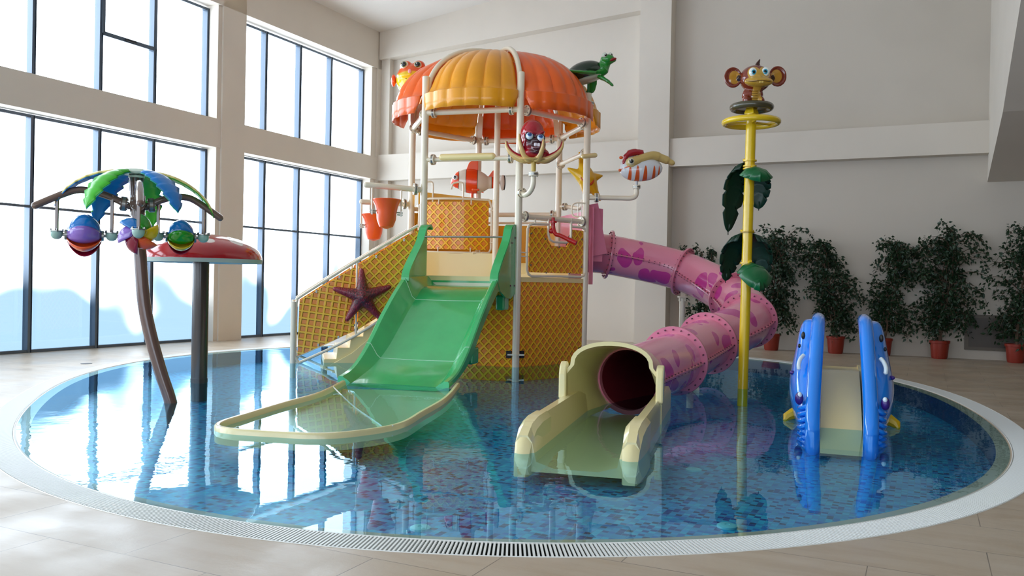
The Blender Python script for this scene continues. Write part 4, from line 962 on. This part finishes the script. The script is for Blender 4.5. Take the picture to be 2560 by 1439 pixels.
bucket(PA + Zv * 3.18, (-2.67, 15.35, 3.22), (-2.31, 15.45, 2.71), 'cream horizontal pipe arm off the front left post carrying the nearer bucket', 'nearer and larger orange hanging bucket left of the tower')
bucket(PF + Zv * 3.07, (-3.03, 16.95, 3.06), (-2.80, 17.06, 2.56), 'cream pipe arm off the rear left post carrying the farther bucket', 'farther orange hanging bucket partly hidden behind the nearer one')

# red water cannon
L0 = PB + X * .80 + Zv * 2.63 + N0 * .1
wc = thing('water_cannon', 'small glossy red water cannon pointing down over the notched barrier', 'water cannon', tuple(L0)); Mr = P('cannon_red', '#c00a14', .3, coat=.2)
b = MB(); b.tube(catmull([L0, L0 + V(.01, 0, -.12), L0 + V(.05, -.05, -.22), L0 + V(.14, -.08, -.25), L0 + V(.40, -.18, -.38)], 5), .038, 12); b.build('barrel', Mr, wc)
b = MB(); b.tube([L0 + V(.27, -.13, -.315), L0 + V(.42, -.19, -.385)], .045, 14); b.build('muzzle', Mr, wc)
b = MB(); b.lathe([(.07, .02), (.07, -.01)], L0, 16); b.ell(L0 + V(-.03, 0, -.16), (.05, .04, .05)); b.tube([L0, L0 + V(0, 0, .09)], .03, 10); b.build('joint', Mr, wc)

# ================================================================ palm spinner tree
PY = 10.10; hubx, hubz = -4.47, 2.33
M_brn = P('brown_trunk_paint', '#6a5046', .25, coat=.6); M_brn2 = P('brown_arm_paint', '#6b5549', .22, coat=.6)
pt = thing('spinner_palm', 'brown palm tree water feature with plastic leaves and three curved arms', 'water feature', (-4.04, PY, 0))
tr = [(-4.00, PY, -.26), (-4.04, PY, 0.0), (-4.16, PY, .35), (-4.28, PY, .75), (-4.37, PY, 1.15), (-4.42, PY, 1.6), (-4.46, PY, 2.1), (-4.50, PY, 2.68)]
b = MB(); b.tube(catmull(tr, 6), .074, 18); b.build('trunk', M_brn, pt)
b = MB(); b.tube(catmull([(x + .048, y - .045, z) for x, y, z in tr[:-1]], 6), .006, 5); b.build('pipe_line', P('pale_seam_line', '#a08a80', .4), pt)
hub = V(hubx, PY, hubz); HX = V(.914, .405, 0); HY = V(-.405, .914, 0)
def H_(x, y, z): return hub + HX * x * .93 + HY * y + Zv * z
arms = []
def arm(pts, nm='arm'):
    b = MB(); b.tube(catmull(pts, 7), .041, 14, dome=True); return b.build(nm, M_brn2, pt)
aL = [H_(-.10, -.02, -.01), H_(-.30, -.03, .08), H_(-.50, -.04, .135), H_(-.68, -.05, .145), H_(-.86, -.06, .08), H_(-1.14, -.08, -.06)]
aR = [H_(.10, -.02, -.01), H_(.28, -.03, .08), H_(.45, -.03, .125), H_(.62, -.03, .12), H_(.78, -.03, .04), H_(1.0, -.03, -.10)]
aF = [H_(.0, -.10, .02), H_(.0, -.30, .14), H_(.01, -.5, .20), H_(.015, -.68, .19), H_(.02, -.95, .08), H_(.025, -1.2, -.06)]
arm(aL); arm(aR); arm(aF)
b = MB(); b.tube([hub + V(0, 0, -.12), hub + V(0, 0, .12)], .085, 16)
for d_ in (HX * -1 + Zv * .1, HX + Zv * .1, HY * -1 + Zv * .1): flange(b, hub + d_ * .15, d_, .085)
b.build('hub', [M_brn2, M_steel], pt)
topc = V(-4.49, PY, 2.72)
b = MB(); b.lathe([(.20, -.02), (.21, .0), (.17, .03), (.05, .05)], topc, 28); b.lathe([(.09, -.06), (.09, -.035)], topc, 18); b.build('top_disc', P('pale_green_disc', '#cfe3d2', .35), pt)
b = MB()
for i in range(10): a = 2 * pi * i / 10; b.tube([topc + V(.075 * cos(a), .075 * sin(a), -.10), topc + V(.075 * cos(a), .075 * sin(a), -.02)], .010, 6)
b.build('bolts', M_steel, pt)
def palm_leaf(ang, mat_a, mat_b, L=.86, drop=.62):
    """serrated leaf draped from the disc: two coloured skins, 7 teeth a side"""
    a = radians(ang); d = HX * cos(a) + HY * sin(a); s = HY * cos(a) - HX * sin(a)
    def prof(t): return topc + d * (.12 + (L) * sin(t * 1.32) * .80) + Zv * (.03 - drop * (1 - cos(t * 1.5)))
    for off, mt, nm in ((0.0, mat_a, 'leaf'), (-.014, mat_b, 'leaf_underside')):
        b = MB(); n = 42; rings = []
        for i in range(n + 1):
            t = i / n; w = .185 * (sin(pi * min(1, t * .93 + .07)) ** .6) * (1 - .15 * t); ph = (t * 7) % 1.0; w *= 1 - .34 * ph if t < .93 else .75
            if t > .93: w *= (1 - (t - .93) / .07 * .6)
            p = prof(t) + Zv * off; rings.append([p - s * w - Zv * .03, p - s * w * .5 - Zv * .004, p + Zv * .006, p + s * w * .5 - Zv * .004, p + s * w - Zv * .03])
        b.loft(rings, False, False); o = b.build(nm, mt, pt, True, 60); so = o.modifiers.new('thick', 'SOLIDIFY'); so.thickness = .010
Mlg = P('leaf_lime', '#3fb42a', .3); Mlb = P('leaf_blue', '#1a7fd0', .3); Mly = P('leaf_pale_yellow', '#e9dc8a', .35); Mlt = P('leaf_teal', '#2aa89a', .3)
palm_leaf(226, Mlg, Mlt, .78, .52); palm_leaf(308, Mlb, Mlt, .78, .52); palm_leaf(181, Mly, Mlb, .95, .46); palm_leaf(-3, Mly, Mlg, .98, .52); palm_leaf(75, Mlb, Mlg); palm_leaf(125, Mlg, Mlb)
# spinning wheels: end cups, six scoops each
Mcup = P('mint_grey_cup', '#9cc0b4', .3, coat=.3)
SC_C = [P('scoop_green', '#1f9a1c', .18, coat=.6), P('scoop_blue', '#1579c8', .18, coat=.6), P('scoop_purple', '#8a68c0', .18, coat=.6), P('scoop_orange', '#ee5a14', .18, coat=.6), P('scoop_maroon', '#8c1436', .18, coat=.6), P('scoop_yellow', '#e8c80e', .18, coat=.6)]
def wheel(c, axis, half, R, lab, tops_, ph, order=(0, 1, 2, 3, 4, 5), dr=1):
    c = Vector(c); A = Vector(axis).normalized(); w = thing('spinning_scoop_wheel', lab, 'spinning wheel', tuple(c), 'scoop wheels under the palm arms')
    U = Zv; Vv = A.cross(U).normalized()
    for q in range(6):
        a0 = ph + dr * q * pi / 3; b = MB(); n = 10; m_ = 12; rings = []
        for i in range(n + 1):     # scoop: curved shell sweeping from hub outwards with a cupped lip
            t = i / n; row = []
            for j in range(m_ + 1):
                u = -1 + 2 * j / m_; bul = cos(u * pi / 2) ** .7
                r = R * (.30 + .70 * t ** .55) * (.30 + .70 * bul) ; a = a0 + t * 1.45
                row.append(c + A * u * half * (.90 - .0 * t) + (U * sin(a) + Vv * cos(a)) * r)
            rings.append(row)
        b.loft(rings, False, False); o = b.build('scoop', SC_C[order[q]], w, True, 60); so = o.modifiers.new('thick', 'SOLIDIFY'); so.thickness = .008
    b = MB(); b.tube([c - A * half * 1.15, c + A * half * 1.15], .018, 10); b.lathe([(.06, -half * 1.02), (.06, -half * .9)], c, 14, toaxis(A)); b.lathe([(.06, half * .9), (.06, half * 1.02)], c, 14, toaxis(A)); b.build('axle', M_steel, w)
    for sg, tz in zip((-1, 1), tops_):
        q = c + A * sg * (half + .085) + Zv * .035
        b = MB(); b.lathe([(.066, .0), (.068, -.02), (.062, -.05), (.045, -.078), (.02, -.09)], q, 18); b.build('end_cup', Mcup, w)
        b = MB(); b.lathe([(.085, .0), (.085, .008)], q, 18)
        for i in range(6): b.tube([q + V(.07 * cos(i * pi / 3), .07 * sin(i * pi / 3), -.005), q + V(.07 * cos(i * pi / 3), .07 * sin(i * pi / 3), .03)], .009, 6)
        b.build('plate', M_steel, w)
        b = MB(); b.beam(q + Zv * .0, Vector((q.x, q.y, tz)), .032, .024, upv=(0, 1, 0)); b.build('hanger', M_brn2, w, False)
wheel(H_(-.60, -.05, -.375), HX, .20, .25, 'left spinning wheel of curved scoops, orange and purple towards the front', (2.41, 2.43), 1.05, dr=-1)
wheel(H_(.52, -.03, -.355), HX, .17, .215, 'right spinning wheel of curved scoops, green over yellow, in front of the mushroom cap', (2.40, 2.38), -1.1)
wheel(H_(.012, -.62, -.36), HY, .15, .235, 'middle spinning wheel seen end on with pointed coloured blades before the trunk', (2.36, 2.42), -.95, (5, 0, 1, 2, 4, 3))

# ================================================================ mushroom
MX, MY = -4.43, 12.08
mu = thing('mushroom_shower', 'large red toadstool water shower with white dots on a dark brown pole', 'water feature', (MX, MY, 0))
b = MB(); b.tube([(MX, MY, -.26), (MX, MY, 1.80)], .112, 28); b.tube([(MX - .0, MY, 0.0), (MX, MY, .06)], .118, 28)
b.build('pole', P('dark_brown_pole', '#3b3029', .3, coat=.4), mu)
Mcap = blend('mushroom_paint', '#b01222', [((cx_, cy_, cz), (r, r, r), '#ece6e0', .05) for cx_, cy_, cz, r in ((.30, -.54, 1.99, .075), (-.42, -.56, 1.93, .085), (.58, -.25, 2.0, .10), (-.1, -.25, 2.13, .12), (.3, .3, 2.1, .12), (-.5, .2, 2.02, .12), (-.45, -.3, 2.06, .09))], .12, .8)
b = MB(); b.lathe([(.835, 1.745), (.83, 1.80), (.79, 1.88), (.70, 1.96), (.55, 2.03), (.35, 2.085), (.15, 2.11), (.01, 2.115)], (MX, MY, 0), 56); b.build('cap', Mcap, mu)
b = MB(); b.lathe([(.84, 1.745), (.842, 1.755), (.83, 1.70), (.77, 1.72), (.3, 1.78), (.11, 1.78)], (MX, MY, 0), 56, caps=False); b.build('cap_underside', P('teal_white_rim', '#b8c8c2', .4), mu)

# ================================================================ monkey pole
mx, my = 3.47, 12.62; lean = V(.045, 0, 4.1)
def mp(z, x=0, y=0): return V(mx - .01 + .045 * z / 4.1 + x, my + y, z)
mpole = thing('leaf_pole', 'tall yellow pole with a ring at the top and big green leaves', 'water feature', (mx, my, 0))
My_ = P('yellow_painted_steel', '#e6c012', .25, coat=.5)
b = MB(); b.tube([mp(-.26), mp(4.12)], .074, 24); b.tube([mp(2.72), mp(2.78)], .078, 24); b.build('pole', My_, mpole)
b = MB(); cR = mp(3.95); b.tube([cR + V(.385 * cos(a), .385 * sin(a), 0) for a in [2 * pi * i / 48 for i in range(48)]], .045, 14, loop=True)
for a in (0.4, pi - .4, -pi / 2): b.tube([cR, cR + V(.37 * cos(a), .37 * sin(a), 0)], .02, 8)
b.build('ring', My_, mpole)
Mlf = P('dark_leaf_green', '#0d6a38', .35, coat=.3, var=.3); Mlf2 = P('black_green_leaf', '#0a3322', .4, var=.2)
def bigleaf(z, ang, L, wd, rise, drop, mat, cuts=7):
    a = radians(ang); d = V(cos(a), sin(a), 0); s = V(-sin(a), cos(a), 0); base = mp(z)
    b = MB(); n = 42; rings = []
    for i in range(n + 1):
        t = i / n; p = base + d * (.07 + L * t * (1 - .25 * t)) + Zv * (rise * sin(t * pi * .8) * (1 - t) - drop * t * t)
        w = wd * sin(pi * min(1, .10 + t * .92)) ** .55; ph = (t * cuts) % 1.0
        if .08 < t < .92 and ph > .80: w *= .70
        if t > .97: w *= .5
        rings.append([p - s * w - Zv * wd * .55, p - s * w * .6 - Zv * wd * .16, p, p + s * w * .6 - Zv * wd * .16, p + s * w - Zv * wd * .55])
    b.loft(rings, False, False); o = b.build('leaf', mat, mpole, True, 60); so = o.modifiers.new('t', 'SOLIDIFY'); so.thickness = .012
    b = MB(); b.tube([base + V(0, 0, -.02) + d * .03, base + d * .13 + Zv * .03], .022, 8); b.lathe([(.10, -.01), (.10, .01)], base + Zv * -.0, 16); b.build('bracket', My_, o)
bigleaf(3.26, -82, .42, .25, .05, .10, Mlf, 5)
bigleaf(3.38, 118, .50, .24, .02, .95, Mlf2, 5)
bigleaf(3.30, 50, .38, .24, .02, .50, Mlf2, 6)
bigleaf(1.86, -80, .50, .26, .05, .28, Mlf, 2)
bigleaf(2.32, 120, .50, .25, .02, .62, Mlf2, 9)
bigleaf(2.32, 40, .48, .25, .02, .60, Mlf2, 9)
L0 = mp(4.13)
mk = thing('monkey_figure', 'brown big eared monkey figure sitting on a dark olive disc above the yellow pole', 'monkey figure', tuple(L0))
Mol = P('olive_disc', '#4a4530', .25, coat=.4)
b = MB(); b.tube([L0 + V(.27 * cos(a), .27 * sin(a), .04) for a in [2 * pi * i / 40 for i in range(40)]], .052, 12, loop=True); b.lathe([(.01, .02), (.27, .02), (.27, .085), (.01, .085)], L0, 40); b.build('disc', Mol, mk)
b = MB(); b.lathe([(.105, -.06), (.105, -.035), (.08, .02)], L0, 4); b.build('socket', My_, mk)
mc = L0 + V(.04, -.02, .46)
lc = mc - L0
mmp = blend('monkey_paint', '#7a2a14', [((lc.x + .02, lc.y - .2, lc.z - .08), (.235, .16, .085), '#c79a34', .04), ((lc.x - .07, lc.y - .2, lc.z + .045), (.09, .2, .105), '#c79a34', .04), ((lc.x + .09, lc.y - .2, lc.z + .055), (.09, .2, .10), '#c79a34', .04), ((lc.x - .0, lc.y - .2, .19), (.085, .2, .20), '#cfa040', .03)], .12, .8)
b = MB(); b.ell(mc, (.235, .21, .20), None, 28, 18); b.ell(mc + V(.01, -.15, -.075), (.215, .11, .075)); b.ell(L0 + V(.0, 0, .2), (.15, .13, .15)); b.ell(L0 + V(-.10, -.09, .13), (.055, .06, .07)); b.ell(L0 + V(.115, -.08, .12), (.055, .06, .07)); b.ell(L0 + V(-.09, -.03, .22), (.06, .06, .09)); b.ell(L0 + V(.10, -.03, .22), (.06, .06, .09)); b.ell(mc + V(.01, -.20, -.02), (.03, .03, .02))
fuse(b.build('body', mmp, mk), .011, 4)
for sg, tl_ in ((-1, -.15), (1, .25)):
    e = mc + V(sg * .33, .02, .015 + .03 * (sg > 0)); ne = blend('monkey_ear_paint', '#7a2a14', [((lc.x + sg * .31, lc.y - .05, lc.z + .015 + .03 * (sg > 0)), (.082, .2, .10), '#c08a2c', .05), ((lc.x + sg * .25, lc.y - .05, lc.z - .0 + .01 * (sg > 0)), (.035, .2, .045), '#3a2014', .1)], .12, .8)
    b = MB(); b.ell(e, (.125, .035, .145), Ry(sg * .1), 24, 14); b.tube([e + V(.118 * cos(a), -.02, .138 * sin(a)) for a in [2 * pi * i / 26 for i in range(26)]], .018, 8, loop=True); b.tube([mc + V(sg * .15, .02, 0), e - V(sg * .06, 0, 0)], .06, 10); fuse(b.build('ear', ne, mk), .011, 3)
for dx, dz, nn in ((-.085, .055, (0, -1, .12)), (.10, .065, (-.05, -1, .12))):
    c = mc + V(dx, -.175, dz); b = MB(); rr_ = V(.06, .035, .068)
    zl = c - L0; mm_ = blend('eye_paint', '#eef2ec', [((zl.x + (.005 if dx < 0 else -.012), zl.y - .035, zl.z - .005), (.034, .06, .038), '#1f9ab8', .12), ((zl.x + (.006 if dx < 0 else -.014), zl.y - .035, zl.z - .004), (.02, .06, .022), '#0b1218', .1)], .1)
    b.ell(c, tuple(rr_), None, 20, 14); b.build('eye', mm_, mk)
b = MB(); b.tube(catmull([mc + V(-.19, -.185, -.075), mc + V(-.10, -.25, -.095), mc + V(.01, -.265, -.085), mc + V(.12, -.25, -.09), mc + V(.2, -.185, -.065)], 5), .005, 5); b.build('mouth_line', P('brown_line', '#5a3a10', .4), mk)
b = MB(); b.box(mc + V(.0, -.262, -.105), (.03, .012, .03)); b.box(mc + V(.032, -.262, -.105), (.03, .012, .03)); b.build('teeth', P('ivory_teeth', '#d8b860', .3), mk, bevel=.005)
b = MB(); b.tube([mc + V(.03, 0, .18), mc + V(.035, 0, .23), mc + V(.06, -.01, .29)], [.05, .028, .006], 8); b.build('hair_tuft', P('dark_tuft', '#3a1a10', .3), mk)
b = MB()
for i in range(5): b.tube([L0 + V(-.05, -.125, .12 + .035 * i), L0 + V(.0, -.14, .115 + .035 * i), L0 + V(.05, -.125, .12 + .035 * i)], .004, 5)
b.build('belly_lines', P('belly_line', '#8a6420', .4), mk)

# ================================================================ small blue slide
BX, BY = 3.80, 9.75; bdir = V(.06, .998, 0)    # trough axis, away from the camera
bs = thing('blue_elephant_slide', 'small glossy blue toddler slide with animal shaped sides and a tan chute', 'slide', (BX, BY, 0))
BD = V(.345, .939, 0); BW = V(.939, -.345, 0)
def bp(s, z, w): return V(BX, BY, 0) + BD * s + BW * w + Zv * z
Mbl = P('blue_fibreglass', '#1c8cf8', .12, coat=.8)
prof = [(-1.00, -.17), (-.70, -.03), (-.35, .18), (.05, .37), (.35, .48), (.55, .52), (1.1, .52)]
cc = catmull([(a, 0, b_) for a, b_ in prof], 5); b = MB()
b.loft([[bp(p.x, p.z, -.21), bp(p.x, p.z, .21), bp(p.x, p.z - .05, .21), bp(p.x, p.z - .05, -.21)] for p in cc]); b.build('chute', M_tan, bs, True, 30)
M_sp = P('slide_marking_white', '#dfeef4', .2); M_pp = P('slide_marking_purple', '#3c1f7a', .3)
for sg in (-1, 1):
    b = MB(); rings = []
    #  z, front s, back s, outer width
    K = [(-.30, -.78, .55, .15), (-.1, -.80, .62, .21), (.05, -.76, .66, .25), (.2, -.66, .72, .30), (.35, -.52, .78, .32), (.5, -.36, .80, .31), (.65, -.18, .80, .28), (.8, .0, .78, .25), (.95, .14, .74, .23), (1.07, .26, .66, .20), (1.14, .36, .58, .15)]
    for z, f0, b0, ow in K:
        mid = (f0 + b0) / 2; hl = (b0 - f0) / 2; row = []
        for i in range(13):
            a = pi * i / 12; row.append(bp(mid - hl * cos(a), z, sg * (.235 + .02 + (ow) * (sin(a) ** .75))))
        row += [bp(b0, z, sg * .235), bp(mid, z, sg * .235), bp(f0, z, sg * .235)]; rings.append(row)
    b.loft(rings); so = b.build('side_body', Mbl, bs, True, 60); so.modifiers.new('ss', 'SUBSURF').render_levels = 1
    b = MB()   # inner rounded lip standing along the chute
    lip = catmull([bp(-.86, -.2, sg * .285), bp(-.80, .05, sg * .29), bp(-.62, .26, sg * .29), bp(-.40, .48, sg * .285), bp(-.14, .74, sg * .275), bp(.10, .98, sg * .265), bp(.32, 1.10, sg * .26), bp(.6, 1.13, sg * .26)], 5)
    b.tube(lip, .08, 14, dome=True); li = b.build('trunk_lip', Mbl, so)
    b = MB()
    for i in range(6):
        z = -.08 + .062 * i; s = -.83 + .025 * i + .02 * max(0, i - 2); b.tube(catmull([bp(s + .02, z + .02, sg * .27), bp(s - .03, z + .0, sg * .33), bp(s + .0, z - .035, sg * .40), bp(s + .1, z - .05, sg * .44)], 4), [.012] + [.026] * 11 + [.01], 8)
    b.build('trunk_folds', Mbl, so)
    b = MB(); b.tube(catmull([bp(-.28, .57, sg * .45), bp(-.27, .64, sg * .455), bp(-.20, .70, sg * .435), bp(-.14, .74, sg * .40)], 4), [.008] + [.024] * 11 + [.006], 10); b.build('tusk', M_sp, so)
    b = MB(); b.ell(bp(-.60, .29, sg * .435), (.045, .05, .07)); b.build('eye_socket', M_pp, so); b = MB(); b.ell(bp(-.62, .33, sg * .43), (.024, .03, .034)); b.build('eye', M_sp, so)
    b = MB(); b.ell(bp(-.05, .52, sg * .53), (.03, .05, .025)); b.build('mouth_mark', M_pp, so)
    b = MB(); b.ell(bp(.06, .95, sg * .42), (.022, .03, .045)); b.ell(bp(.02, .83, sg * .46), (.016, .02, .025)); b.build('spots', M_dark, so)
    b = MB(); b.tube([bp(-.15, .06, sg * .50), bp(-.20, .02, sg * .58), bp(-.24, -.02, sg * .60)], [.07, .05, .015], 8); b.build('foot', P('yellow_foot', '#d8b010', .3), so)
b = MB()
for i in range(4): b.box(bp(.86 + .18 * i, .40 - .18 * i, 0), (.46, .2, .05), Rz(-.352))
b.box(bp(.85, .1, -.22), (.03, .5, .9), Rz(-.352)); b.box(bp(.85, .1, .22), (.03, .5, .9), Rz(-.352)); b.build('rear_steps', M_tan, bs, False)

# ================================================================ potted figs along the back wall
Mpot = P('terracotta_plastic_pot', '#8c2c1c', .45); Msoil = P('dark_soil', '#1d1610', .9); Mtrk = P('fig_bark', '#5a4636', .8)
Mfol = P('dark_fig_leaves', '#1a361b', .45, var=.4); 
def fig(pos, h, wid, seed, lab, lean=0.0, depth=.55):
    rnd = random.Random(seed); p0 = Vector(pos); t = thing('potted_fig', lab, 'potted plant', tuple(p0), 'potted weeping figs along the back wall')
    b = MB(); b.lathe([(.15, 0), (.165, .04), (.195, .34), (.21, .345), (.215, .40), (.195, .40), (.185, .36), (.01, .36)], p0, 24); b.build('pot', Mpot, t)
    b = MB(); b.lathe([(.01, .365), (.18, .365), (.185, .355), (.01, .355)], p0, 20); b.build('soil', Msoil, t)
    stems = []
    b = MB()
    for i in range(3):
        a = rnd.uniform(0, 6.28); q = [p0 + V(.03 * cos(a), .03 * sin(a), .34)]
        for k2 in range(1, 7): z = .34 + (h - .6) * k2 / 6; q.append(p0 + EU * (rnd.uniform(-.06, .06) + lean * k2 / 6 + .05 * cos(a) * k2) + EV * (rnd.uniform(-.05, .05) + .02 * sin(a) * k2) + Zv * z)
        b.tube(catmull(q, 3), [.024 * (1 - .75 * j / 18) for j in range(19)], 6); stems.append(catmull(q, 3))
    tips = []
    nb = int(84 * wid * h / 3.2)
    for i in range(nb):
        st = rnd.choice(stems); f = rnd.uniform(.12, 1.0); p = st[min(len(st) - 1, int(f * (len(st) - 1)))]
        z = (p.z - p0.z) / h; R = wid * .36 * (.55 + .45 * sin(pi * min(1, max(0, z) / 1.05)) ** .8) * rnd.uniform(.15, 1.15)
        a = rnd.uniform(0, 6.28); d = EU * cos(a) + EV * sin(a) * depth
        if sin(a) > 0: d = EU * cos(a) + EV * sin(a) * depth * .5
        e = p + d * R + Zv * (rnd.uniform(.05, .40) * (1.0 if z > .5 else .3)); m_ = p.lerp(e, .5) + Zv * .12; br = catmull([p, m_, e, e + d * R * .25 - Zv * rnd.uniform(.05, .30)], 3)
        b.tube(br, [.008 * (1 - .7 * j / 9) for j in range(10)], 4); tips.append(br)
    b.build('trunk', Mtrk, t)
    b = MB()
    for br in tips:
        for k2 in range(30):
            f = rnd.uniform(.25, 1.0); i = min(len(br) - 2, int(f * (len(br) - 1))); p = br[i].lerp(br[i + 1], rnd.random()) + V(rnd.gauss(0, .045), rnd.gauss(0, .03), rnd.gauss(0, .05))
            if p.dot(EV) > 21.42: p = p - EV * (p.dot(EV) - 21.42)
            L = rnd.uniform(.07, .12); w = L * .27; d = V(rnd.gauss(0, .8), rnd.gauss(0, .5), rnd.uniform(-1.5, .2)).normalized(); s = d.cross(V(rnd.gauss(0, 1), rnd.gauss(0, 1), rnd.gauss(0, 1))).normalized(); n_ = s.cross(d)
            b.add([p, p + d * L * .4 + s * w + n_ * .006, p + d * L, p + d * L * .4 - s * w + n_ * .006], [(0, 1, 2), (0, 2, 3)])
    o = b.build('foliage', Mfol, t, False); o['kind'] = 'stuff'
figs = [(-4.95, 21.10, 2.62, .85, 'shortest potted fig, mostly hidden behind the pink tube slide'),
        (-3.30, 21.13, 3.00, 1.55, 'tall potted fig right behind the yellow leaf pole'),
        (-1.85, 21.17, 2.62, 1.45, 'potted fig behind the left side of the blue slide, its pot in the slide gap'),
        (-.84, 21.17, 2.70, 1.45, 'potted fig behind the right side of the blue slide'),
        (.32, 21.17, 2.98, 1.75, 'tallest wide potted fig standing left of the brown access panel'),
        (1.78, 21.10, 2.95, 1.5, 'potted fig in front of the brown access panel at the frame edge')]
for i, (u, v, h, wd, lab) in enumerate(figs): fig(tuple(EU * u + EV * v), h, wd, 11 + i * 7, lab, lean=(-.1, .0, -.12, .05, .0, .05)[i])
